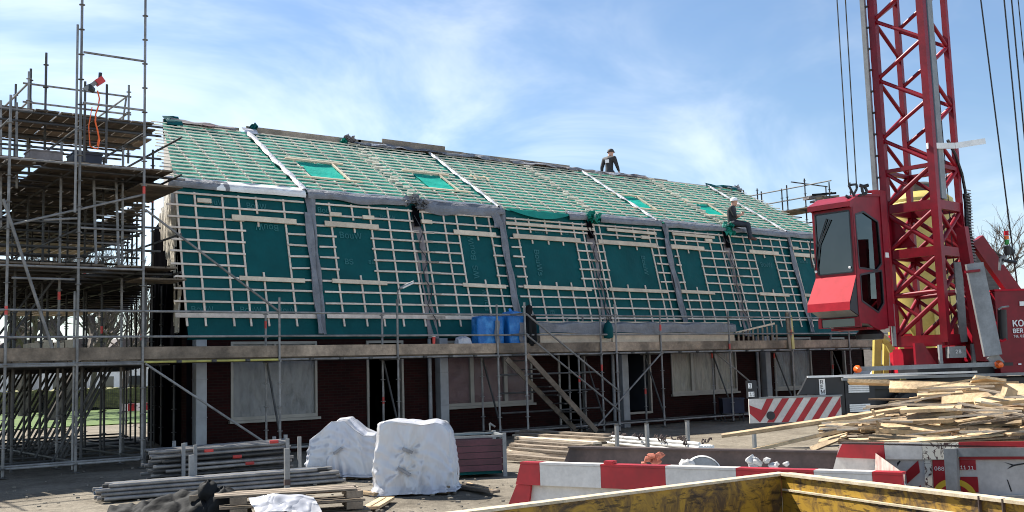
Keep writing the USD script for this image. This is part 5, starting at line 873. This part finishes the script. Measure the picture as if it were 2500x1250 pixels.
# stacked pallets / timber near the bottom edge
t1 = gz(888, 1266); tA = norm(V3(-.93, .37, 0)); tB = np.cross(tA, Z_)
pal = thing('timber_stack', 'low stack of weathered pallets before the front tube bundle', 'pallets', t1)
for lay in range(4):
    z = -.06+.12*lay
    for j in range(3): [part('block', 'old_wood', pal, lambda b: b.obox(tA*.05, tA, -tB, Z_, .02+k*.62, .2+k*.62, .03+.2*j, .13+.2*j, z, z+.075)) for k in range(3)]
    for j in range(3): part('deck_plank', 'old_wood', pal, lambda b: b.obox(tA*(.05*lay), tA, -tB, Z_, -.04+rng.uniform(-.03, .03), 1.5, .03+.175*j, .16+.175*j, z+.077, z+.098))
    part('edge_plank', 'old_wood', pal, lambda b: b.obox(tA*(.04*lay), tA, -tB, Z_, 0, 1.5+.1*lay, -.03, .0, z+.01, z+.074))
ws = thing('white_sheet', 'crumpled white plastic sheet lying over the pallet stack edge', 'sheet', dep(725, 1240, 11.6))
part('sheet', 'plastic', ws, lambda b: b.quadgrid(lambda u, v: dep(625+160*u-20*v, 1258-40*v-8*math.sin(u*3), 10.85+.2*v)-dep(725, 1240, 11.6)+Z_*.035*meshkit.noise(V3(u*5, v*2.5, 4))+FW*.06*abs(meshkit.noise(V3(u*9, v*3, 1))-.5), 40, 24), True); part('sheet_corner', 'plastic', ws, lambda b: b.quadgrid(lambda u, v: dep(700+85*u, 1275-40*v*(1-.4*u), 11.0+.3*v)-dep(725, 1240, 11.6)+Z_*.05*meshkit.noise(V3(u*8, v*8, 9)), 20, 12), True)
# black tarpaulin heap and bag
tp = dep(440, 1250, 11.8); tr = thing('black_tarpaulin', 'crumpled black tarpaulin heap in front of the tube bundle', 'tarpaulin', tp)
def tarpf(u, v):
    h = np.interp(u, [0, .15, .4, .7, 1], [.4, .55, .78, 1.0, .5])*math.sin(math.pi*min(1, v*.9+.05))
    return RT*(-.8+1.5*u)*V3(1, 1, 0)+norm(FW*V3(1, 1, 0))*(-.35+.8*v)+Z_*(-.12+.34*h+.11*(abs(meshkit.noise(V3(u*8, v*6, 3))-.5)*2-.3)+.035*abs(meshkit.noise(V3(u*15+v*5, v*8, 7))-.5)*2+.012*math.sin(u*31+v*17))
part('cloth', 'blackcloth', tr, lambda b: b.quadgrid(tarpf, 90, 50), True)
part('cloth_edge', 'blackcloth', tr, lambda b: b.quadgrid(lambda u, v: tarpf(u*.9, .05)-norm(FW*V3(1, 1, 0))*.35*v+Z_*(-.06*v+.03*math.sin(u*19+v*3)*v+.03*meshkit.noise(V3(u*9, v*4, 2))), 30, 6), True)
bg = thing('black_sack', 'rounded black sack lying on the tarpaulin heap', 'sack', dep(545, 1225, 11.7))
def blob(cx, cy, r1, r2, seed): return lambda b: b.quadgrid(lambda u, v: RT*cx+UP*cy+(RT*math.cos(u*2*math.pi)*math.sin(v*math.pi)*r1+FW*math.sin(u*2*math.pi)*math.sin(v*math.pi)*r1+Z_*math.cos(v*math.pi)*r2)*(1+.3*(meshkit.fbm(V3(math.cos(u*6.28)*2, math.sin(u*6.28)*2, v*4+seed), 3, seed)-.5)+.08*math.sin(u*25+v*7)), 40, 26)
part('sack_body', 'blackcloth', bg, blob(0, -.02, .2, .17, 2), True); part('rolled_neck', 'blackcloth', bg, blob(-.17, .12, .11, .11, 5), True); part('lower_fold', 'blackcloth', bg, blob(-.12, -.1, .16, .14, 8), True)
# loose planks on the sunny ground
for k, (p, q, w) in enumerate(((gz(1120, 1192), gz(1212, 1206), .12), (gz(905, 1246), gz(945, 1222), .2), (gz(1140, 1186), gz(1190, 1200), .1), (gz(870, 1205), gz(920, 1212), .09))):
    o = thing('ground_plank', ('thin grey plank at the right foot of the front wrapped pallet', 'short thick board before the front wrapped pallet', 'thin lath beside the grey plank on the sand', 'plank end between the two wrapped pallets')[k], 'plank', (p+q)/2); part('board', 'board' if k % 2 == 0 else 'scrap', o, lambda b: b.beam((p-q)/2+Z_*.03, (q-p)/2+Z_*.03, w, .035)); part('edge_splinter', 'scrap', o, lambda b: b.beam((p-q)/2.1+Z_*.052, (q-p)/2.4+Z_*.052, .015, .006))
# ------------------------------------------------------------------ middle red and white skip
SO = V3(6.18, 8.1, 0); s1, s2 = norm(V3(.318, -.949, 0)), norm(V3(.949, .318, 0)); ZR = .75
sk = thing('striped_skip', 'low rubble skip with red and white striped side', 'skip', SO); sz = V3(0, 0, 0)
su = lambda x, y: ((opl(x, y, SO, s2)-SO)@s1, opl(x, y, SO, s2)[2])
edges = [0.0, su(1322, 1140)[0], su(1470, 1140)[0], su(1628, 1145)[0], su(1800, 1147)[0], su(1990, 1152)[0], su(2132, 1157)[0], su(2205, 1160)[0]]; LS = edges[-1]
part('near_wall', 'skipwhite', sk, lambda b: b.prism([(.02, ZR-.03), (-.33, .05), (LS+.3, .05), (LS-.02, ZR-.03)], sz, s1, Z_, s2, .02, .05))
for k in range(7):
    a, c = edges[k], edges[k+1]; m = 'skipred' if k % 2 == 0 else 'skipwhite'
    g = Polygon([(a if k else 0, ZR), (c-.002, ZR), (c-.002, ZR-.19), (a if k else -.06, ZR-.19)])
    part('rim_band', m, sk, lambda b: b.prism(g, sz, s1, Z_, s2, -.03, .0196)); part('rim_top', m, sk, lambda b: b.obox(sz, s1, s2, Z_, a+.001, c-.001, -.035, .09, ZR+.002, ZR+.022))
part('slanted_end', 'skipred', sk, lambda b: b.prism([(-.065, ZR-.195), (.1, ZR-.195), (.02, .1), (-.33, .05)], sz, s1, Z_, s2, -.01, .019)); part('lug', 'skipred', sk, lambda b: b.obox(sz, s1, s2, Z_, edges[2]+.03, edges[2]+.12, -.02, .06, ZR+.024, ZR+.05))
part('far_wall', 'rustbrown', sk, lambda b: b.prism([(-.6, ZR), (-.95, .05), (3.0, .05), (2.8, ZR)], s2*1.85, s1, Z_, s2, 0, .05)); part('far_rim', 'rustbrown', sk, lambda b: b.obox(s2*1.85, s1, s2, Z_, -.6, 2.8, -.04, .08, ZR+.001, ZR+.02))
part('end_wall', 'rustbrown', sk, lambda b: b.add([s1*.0+s2*.06+Z_*(ZR-.3), s1*-.6+s2*1.84+Z_*(ZR-.3), s1*-.9+s2*1.84+Z_*.05, s1*-.33+s2*.06+Z_*.05], [(0, 1, 2, 3)]))
part('end_gusset', 'pinkworn', sk, lambda b: b.add([s1*LS+s2*.06+Z_*ZR, s1*2.78+s2*1.84+Z_*(ZR+.02), s1*2.72+s2*1.84+Z_*.2, s1*(LS-.06)+s2*.06+Z_*.2], [(0, 1, 2, 3)]))
part('floor', 'rustbrown', sk, lambda b: b.obox(sz, s1, s2, Z_, -.3, LS+.25, .05, 1.85, .03, .06))
part('rubble_fill', 'concrete', sk, lambda b: b.quadgrid(lambda u, v: s1*(.02+(LS-.3)*u-.5*v)+s2*(.06+1.75*v)+Z_*(.48+.12*meshkit.fbm(V3(u*9, v*5, 1), 3, 2)), 40, 16))
def chunk(b, c, r, sd, sq=(1, 1, 1)):
    R = np.random.default_rng(sd); p = R.normal(size=(16, 3)); p /= np.linalg.norm(p, axis=1, keepdims=True); p *= np.array(sq)*r*R.uniform(.75, 1.1, (16, 1)); h = trimesh.convex.convex_hull(p+c); b.add(h.vertices, h.faces)
spc = lambda x, y, D: dep(x, y, D)
for k, (x, y, r, m) in enumerate(((1582, 1122, .05, 'brickred'), (1592, 1113, .045, 'brickred'), (1604, 1118, .05, 'brickred'), (1612, 1112, .05, 'brickred'), (1600, 1126, .05, 'brickred'), (1575, 1130, .04, 'brickred'))):
    o = put('brick_lump', (lambda b: (chunk(b, spc(x, y, 10.0), r, k, (1.3, 1, .8)), b))(MB())[1].arr(), m, None); tag(o, 'broken orange red brick lump peeping over the striped skip rim', 'brick', 'brick lumps in the striped skip')
for k in range(17):
    x = rng.choice([rng.uniform(1815, 1850), rng.uniform(1870, 1925), rng.uniform(1670, 1690)]); y = 1141-rng.uniform(0, 20)*(1 if x > 1700 else .6)
    o = put('concrete_lump', (lambda b: (chunk(b, spc(x, y, 9.9), rng.uniform(.03, .065), 40+k, (1.2, 1, .9)), b))(MB())[1].arr(), 'concrete', None); tag(o, 'grey broken concrete lump rising over the striped skip rim', 'concrete lump', 'concrete lumps in the striped skip')
o = thing('bucket_lid', 'round grey lid standing in the rubble of the striped skip', 'lid', spc(1715, 1146, 9.9)); part('disc', 'greymetal', o, lambda b: b.lathe([(.001, 0), (.17, 0), (.18, .015), (.17, .03), (.001, .03)], V3(0, 0, -.06), norm(-FW+Z_*.3), 28)); part('lid_rim', 'whitepaint', o, lambda b: b.lathe([(.175, -.004), (.19, .01), (.175, .034)], V3(0, 0, -.06), norm(-FW+Z_*.3), 28))
# ------------------------------------------------------------------ right red and white skip
ZQ = .85; RO = gz(2050, 1082, ZQ)*V3(1, 1, 0); r1 = norm(V3(.2, -.98, 0)); r2 = norm(V3(.98, .2, 0)); rs = thing('timber_skip', 'red and white container full of scrap timber', 'skip', RO)
ru = lambda x, y: ((opl(x, y, RO, r2)-RO)@r1, opl(x, y, RO, r2)[2])
part('front_wall', 'skipwhite', rs, lambda b: b.prism([(.0, ZQ-.01), (-.1, ZQ-.3), (-.1, .05), (4.2, .05), (4.2, ZQ-.01)], sz, r1, Z_, r2, 0, .04))
def rp(m, nm, pts, t0, t1=-.0005, lab=None): part(nm, m, rs, lambda b: b.prism(Polygon([ru(*p) for p in pts]), sz, r1, Z_, r2, t0, t1), False, lab)
rp('skipred', 'rim_panel', [(2060, 1081), (2160, 1081), (2164, 1121), (2044, 1116)], -.03); rp('graffiti', 'scribbled_panel', [(2254, 1081), (2342, 1080), (2342, 1121), (2256, 1121)], -.03, lab='scribbled paint panel'); rp('skipwhite', 'rim_panel', [(2161, 1081), (2253, 1081), (2255, 1121), (2165, 1121)], -.03)
rp('skipred', 'rim_panel', [(2344, 1079), (2520, 1077), (2520, 1092), (2344, 1092)], -.03); rp('greymetal', 'top_rail', [(2335, 1093), (2520, 1092), (2520, 1113), (2335, 1114)], -.05); rp('skipred', 'rim_panel', [(2344, 1115), (2520, 1113), (2520, 1121), (2344, 1122)], -.02)
rp('skipred', 'slanted_mark', [(2212, 1152), (2242, 1124), (2246, 1153), (2215, 1181)], -.006); rp('skipred', 'slanted_mark', [(2237, 1194), (2248, 1184), (2249, 1194)], -.006)
rp('graffiti', 'peeling_edge', [(2258, 1123), (2275, 1123), (2279, 1205), (2262, 1205)], -.02); rp('skipred', 'painted_sign', [(2277, 1123), (2312, 1123), (2318, 1205), (2281, 1205)], -.008); rp('greymetal', 'upright_rail', [(2310, 1094), (2341, 1094), (2346, 1215), (2318, 1215)], -.07)
rp('skipred', 'painted_sign', [(2343, 1123), (2382, 1123), (2383, 1147), (2344, 1147)], -.008); rp('skipred', 'painted_sign', [(2345, 1164), (2387, 1164), (2390, 1202), (2347, 1202)], -.008); rp('greymetal', 'bottom_rail', [(2200, 1212), (2520, 1208), (2520, 1235), (2200, 1240)], -.04)
for t, x, y, h in (('088', 2282, 1148, 9), ('11 11', 2345, 1145, 8)):
    u, z = ru(x, y); part('lettering', 'text_white', rs, lambda b: b.text(t, r1*u+Z_*z-r2*.0095, r1, Z_, h*9.8/2572.6, .002))
u0, z0_ = ru(2332, 1212); arc = [(u0+.19*math.cos(a), z0_+.155*math.sin(a)) for a in np.linspace(.1, 3.04, 24)]+[(u0+.14*math.cos(a), z0_+.105*math.sin(a)) for a in np.linspace(3.04, .1, 24)]
part('yellow_ring_mark', 'text_yellow', rs, lambda b: b.prism(Polygon(arc), sz, r1, Z_, r2, -.0105, -.0085))
for pts in ([(2450, 1128), (2475, 1134), (2500, 1130), (2502, 1133), (2476, 1138), (2458, 1146), (2470, 1136)], [(2458, 1170), (2461, 1172), (2471, 1199), (2468, 1201)], [(2190, 1130), (2197, 1124), (2199, 1127), (2191, 1138)]): rp('blackpaint', 'scratch_mark', pts, -.003)
part('rim_cap', 'rustbrown', rs, lambda b: b.obox(sz, r1, r2, Z_, .02, 4.2, -.03, .07, ZQ-.006, ZQ+.01)); part('end_wall', 'rustbrown', rs, lambda b: b.obox(sz, r1, r2, Z_, -.02, .02, .045, 1.95, .05, ZQ-.03)); part('back_wall', 'rustbrown', rs, lambda b: b.obox(sz, r1, r2, Z_, -.0, 4.2, 1.95, 2.0, .05, ZQ-.1)); part('floor', 'rustbrown', rs, lambda b: b.obox(sz, r1, r2, Z_, .0, 4.2, .05, 1.95, .04, .06))
rimD = lambda x: 10.34-(x-2050)*.0024
ytop = lambda x: np.interp(x, [1750, 1950, 2060, 2140, 2200, 2250, 2310, 2380, 2600], [1075, 1050, 1022, 1010, 998, 972, 940, 922, 928])
heap = []; HL = ['long pale board jutting far out to the left above the stake', 'second pale board under the long jutting one', 'pale board running down to the sand left of the container', None, None, 'long top board across the heap, reaching left over the truck wheel', 'upper board just under the long top board']
for L_ in ((1762, 1064, 2215, 996, .7, .085, .03), (1800, 1062, 2120, 1016, .9, .06, .03), (1835, 1100, 2075, 1046, .5, .06, .035), (2000, 1078, 2068, 1062, .3, .07, .02), (1980, 1098, 2052, 1068, .2, .08, .02), (2072, 932, 2560, 948, 1.2, .12, .04), (2172, 944, 2560, 952, .9, .12, .05), (2045, 1046, 2380, 1000, .6, .1, .04), (2200, 1002, 2330, 997, .3, .06, .035), (2215, 1018, 2350, 996, .35, .12, .04), (2380, 984, 2560, 968, .5, .1, .05), (2300, 978, 2560, 962, .8, .12, .04), (2150, 1045, 2560, 1062, .25, .1, .05), (2060, 1040, 2160, 1012, .3, .08, .03), (2375, 925, 2450, 935, 1.0, .2, .025), (2130, 1000, 2150, 1050, .2, .03, .02), (2150, 1030, 2330, 1022, .3, .09, .035), (2152, 1046, 2150, 1076, .22, .1, .08), (2240, 965, 2350, 958, .6, .14, .02), (2235, 980, 2290, 958, .65, .05, .02)):
    heap.append(L_)
for k in range(250):
    xc = rng.uniform(2040, 2570); yt = ytop(xc); t = rng.random()**.8; y = yt+10+(1076-yt-8)*t; ln = rng.uniform(55, 200) if rng.random() < .86 else rng.uniform(14, 30); sl = rng.gauss(-.045, .05); d = .15+(1-t)*1.1+rng.uniform(-.1, .15)
    x0 = max(xc-ln, 2000 if y < 1060 else 2050); heap.append((x0, y-sl*(xc-x0)*-1*-1, xc+ln, y+sl*ln, max(.12, d), rng.uniform(.03, .08), rng.choice([.014, .018, .02, .022, .026])))
for hi_, (x0, y0, x1, y1, d, w, h) in enumerate(heap):
    jd = rng.uniform(-.08, .08); p, q = dep(x0, y0, rimD(min(max(x0, 2000), 2450))+d-jd), dep(x1, y1, rimD(min(x1, 2500))+d+jd)
    o = put('scrap_board', (lambda b: (b.beam(p, q, w, h, norm(V3(rng.gauss(0, .2), rng.gauss(0, .2), 1)-FW*rng.uniform(.0, .7))), b))(MB())[1].arr(), ('scrap' if hi_ < 20 else rng.choice(['scrap', 'scrap', 'scrap', 'old_wood', 'dark_scrap', 'dark_scrap'])), None); tag(o, HL[hi_] if hi_ < 7 and HL[hi_] else 'piece of scrap timber in the heap over the red and white container', 'board', 'long boards of the timber heap' if hi_ < 7 and HL[hi_] else 'scrap timber heaped in the container')
for k in range(46):
    xc = rng.uniform(2060, 2520); y = ytop(xc)+4+rng.random()*(1070-ytop(xc)); ln = rng.uniform(25, 110); sl = rng.gauss(-.04, .12); dd = .1+rng.random()*.5
    p, q = dep(xc-ln, y, rimD(max(xc-ln, 2050))+dd), dep(xc+ln, y+2*ln*sl, rimD(xc+ln)+dd)
    o = put('thin_lath', (lambda b: (b.beam(p, q, .02, .018), b))(MB())[1].arr(), 'timberpale' if k % 3 else 'scrap', None); tag(o, 'thin pale lath lying among the scrap timber heap', 'lath', 'thin laths in the timber heap')
for k in range(7):
    xc = rng.uniform(2080, 2520); y = ytop(xc)+12+rng.random()*(1060-ytop(xc)); c = dep(xc, y, rimD(xc)+.2+rng.random()*.5); an = rng.uniform(-.4, .4)
    o = put('pallet_block', (lambda b: (b.obox(c, norm(RT+UP*an), FW, norm(UP-RT*an), -.05, .05, -.05, .05, -.04, .04), b))(MB())[1].arr(), 'scrap', None); tag(o, 'small square pallet block in the scrap timber heap', 'wood block', 'pallet blocks in the timber heap')
# ------------------------------------------------------------------ yellow skip in front
Y0, Y1, Y2 = V3(4.93, 4.01, 0), V3(2.75, 4.06, 0), V3(4.56, 2.4, 0); ya, yb = norm(Y1-Y0), norm(Y2-Y0); ys = thing('yellow_skip', 'worn yellow steel skip at the near edge with its open top', 'skip', Y0)
yin = lambda e, o_: norm(np.cross(Z_, e))*o_
na, nb = norm(np.cross(Z_, ya)), norm(np.cross(yb, Z_))   # inward normals
part('far_wall', 'yellowworn', ys, lambda b: b.obox(sz, ya, na, Z_, .0, 3.6, -.04, 0, .05, .985)); part('far_rim', 'yellowrim', ys, lambda b: b.obox(sz, ya, na, Z_, -.05, 3.6, -.06, .012, .986, 1.0))
part('right_wall', 'yellowworn', ys, lambda b: b.obox(sz, yb, nb, Z_, .001, 2.4, -.04, .0, .05, .985)); part('right_rim', 'yellowrim', ys, lambda b: b.obox(sz, yb, nb, Z_, .015, 2.4, -.06, .015, .987, 1.002)); part('right_ledge', 'yellowrim', ys, lambda b: b.obox(sz, yb, nb, Z_, .03, 2.4, .001, .02, .905, .915)); part('lower_panel', 'yellowworn', ys, lambda b: b.obox(sz, yb, nb, Z_, .02, 2.4, .001, .014, .05, .904))
for x in (1.42, 1.55, 1.68): part('rim_joint', 'rustbrown', ys, lambda b: b.obox(sz, yb, nb, Z_, x, x+.006, .001, .018, .916, 1.0035))
part('near_wall', 'yellowworn', ys, lambda b: b.obox(yb*2.4, ya, na, Z_, .1, 3.5, -.04, 0, .05, .9)); part('left_wall', 'yellowworn', ys, lambda b: b.obox(ya*3.6, yb, -nb, Z_, .05, 2.4, -.04, .0, .05, .9)); part('floor', 'rustbrown', ys, lambda b: b.obox(sz, ya, norm(np.cross(Z_, ya)), Z_, 0, 3.5, .02, 2.2, .03, .06))
# ------------------------------------------------------------------ trees, hedge, fence, houses beyond
def tree(label, base_, h, seed, tr, dens=1.0, spread=.5, up_=.55):
    R = random.Random(seed); o = thing('bare_tree', label, 'tree', base_); tb_, bb = MB(), MB()
    def grow(p, d, L, r, lev):
        n = 3; pts = [p]
        for k in range(n):
            d = norm(d+V3(R.gauss(0, .13), R.gauss(0, .13), R.gauss(.05, .1))); p = p+d*L/n; pts.append(p)
        for k in range(n): (tb_ if lev == 0 else bb).tube(pts[k], pts[k+1], r*(1-.25*k/n), 8 if lev == 0 else (5 if lev < 3 else 3), r*(1-.25*(k+1)/n))
        if lev >= 5: return
        for k in range(R.choice([3, 4]) if lev else 5):
            t = R.uniform(.45, 1) if lev else R.uniform(.5, 1); i = min(int(t*n), n-1); q = pts[i]+(pts[i+1]-pts[i])*(t*n-i)
            s = norm(V3(R.gauss(0, 1), R.gauss(0, 1), R.gauss(.2, .5))); grow(q, norm(d*up_+s*spread*(1.2 if lev == 0 else 1)+Z_*.12), L*R.uniform(.55, .82), r*R.uniform(.45, .62), lev+1)
    grow(V3(0, 0, -.1), V3(R.gauss(0, .05), R.gauss(0, .05), 1), h*.36, tr, 0)
    tb_.build('trunk', 'bark', o); bb.build('crown', 'bark', o); return o
for k, (px, D, h, tr, lab) in enumerate(((-30, 62, 14, .3, 'bare tree seen past the left edge of the gable scaffold'), (60, 58, 12, .3, 'bare tree behind the left posts of the gable scaffold'), (132, 50, 11, .42, 'thick trunked bare tree seen through the gable scaffold'), (215, 66, 12, .2, 'slender bare tree in the scaffold opening right of the thick trunk'), (300, 70, 13, .25, 'bare tree behind the right posts of the gable scaffold'), (1340, 58, 15.2, .3, 'bare tree whose twig tips show above the roof ridge'), (2395, 75, 12.5, .25, 'bare tree behind the dark brick house roof'), (2495, 75, 8.2, .16, 'bare tree at the right edge behind the signal light'))):
    g = dep(px, 900, D); g[2] = 0; tree(lab, g, h, 20+k, tr)
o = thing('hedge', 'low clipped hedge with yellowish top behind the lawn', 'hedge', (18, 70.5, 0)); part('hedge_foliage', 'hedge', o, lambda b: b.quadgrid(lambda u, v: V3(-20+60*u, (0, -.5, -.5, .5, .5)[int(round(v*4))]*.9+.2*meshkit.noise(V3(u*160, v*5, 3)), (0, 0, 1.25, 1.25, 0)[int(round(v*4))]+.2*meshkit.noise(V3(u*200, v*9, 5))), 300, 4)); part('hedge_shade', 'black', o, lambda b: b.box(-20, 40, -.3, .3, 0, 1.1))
o = thing('mesh_fence', 'dark wire mesh fence standing between lawn and hedge', 'fence', (18, 69, 0))
for k in range(26): part('fence_post', 'blackpaint', o, lambda b: b.box(-20+k*2.4, -19.94+k*2.4, 0, .06, 0, 1.35))
part('wire_mesh', 'blackpaint', o, lambda b: ([b.box(-20, 40, .02, .03, .1+.1*j, .112+.1*j) for j in range(12)], [b.box(-20+.12*j, -19.985+.12*j, .021, .031, .05, 1.3) for j in range(500)]))
for k, (px, w, hh, m, lab) in enumerate(((60, 9, 3.2, 'pale', 'pale rendered house with flat roof behind the hedge, left one'), (215, 8, 3.4, 'pale', 'pale rendered house behind the hedge in the scaffold opening'), (330, 8, 3.3, 'pale', 'pale rendered house behind the hedge beside the gable'))):
    g = dep(px, 900, 96); g[2] = 0; o = thing('pale_house', lab, 'house', g)
    part('wall', m, o, lambda b: b.box(-w/2, w/2, 0, 6, 0, hh)); part('roof', 'rooftile', o, lambda b: b.prism([(-w/2-.4, hh), (w/2+.4, hh), (w/2-2.6, hh+2.4), (-w/2+2.6, hh+2.4)], V3(0, -.4, 0), X_, Z_, Y_, 0, 7))
    for j in range(3): part('window', 'glass', o, lambda b: b.box(-w/2+1+j*2.4, -w/2+2.1+j*2.4, -.03, -.002, 1.0, 2.3))
o = thing('green_gate_posts', 'red and white striped barrier board behind the scaffold on the lawn edge', 'barrier', (12.6, 42, 0)); part('board', 'whitepaint', o, lambda b: b.box(0, 3, 0, .05, .55, .85)); part('stripe', 'skipred', o, lambda b: [b.box(.3+k*.7, .62+k*.7, -.006, -.001, .555, .845) for k in range(4)]); part('foot', 'greymetal', o, lambda b: (b.box(.2, .26, 0, .05, 0, .549), b.box(2.7, 2.76, 0, .05, 0, .549)))
# pebbles and crumbs
b = MB(); R = np.random.default_rng(5)
for k in range(420):
    p = gz(R.uniform(850, 2050), R.uniform(1085, 1260)) if k % 4 else gz(R.uniform(0, 900), R.uniform(1130, 1260)); s = R.uniform(.008, .03); a = R.uniform(0, 6.28)
    b.obox(V3(p[0], p[1], s*.2), V3(math.cos(a), math.sin(a), 0), V3(-math.sin(a), math.cos(a), 0), Z_, -s, s, -s*.7, s*.7, -s*.4, s*.4)
MT['pebble'] = mat('small_stones', (.17, .15, .12), .9, 0, .3, 9)
tag(b.build('pebbles', 'pebble'), 'scattered small stones and crumbs on the sand', None, None, 'stuff')
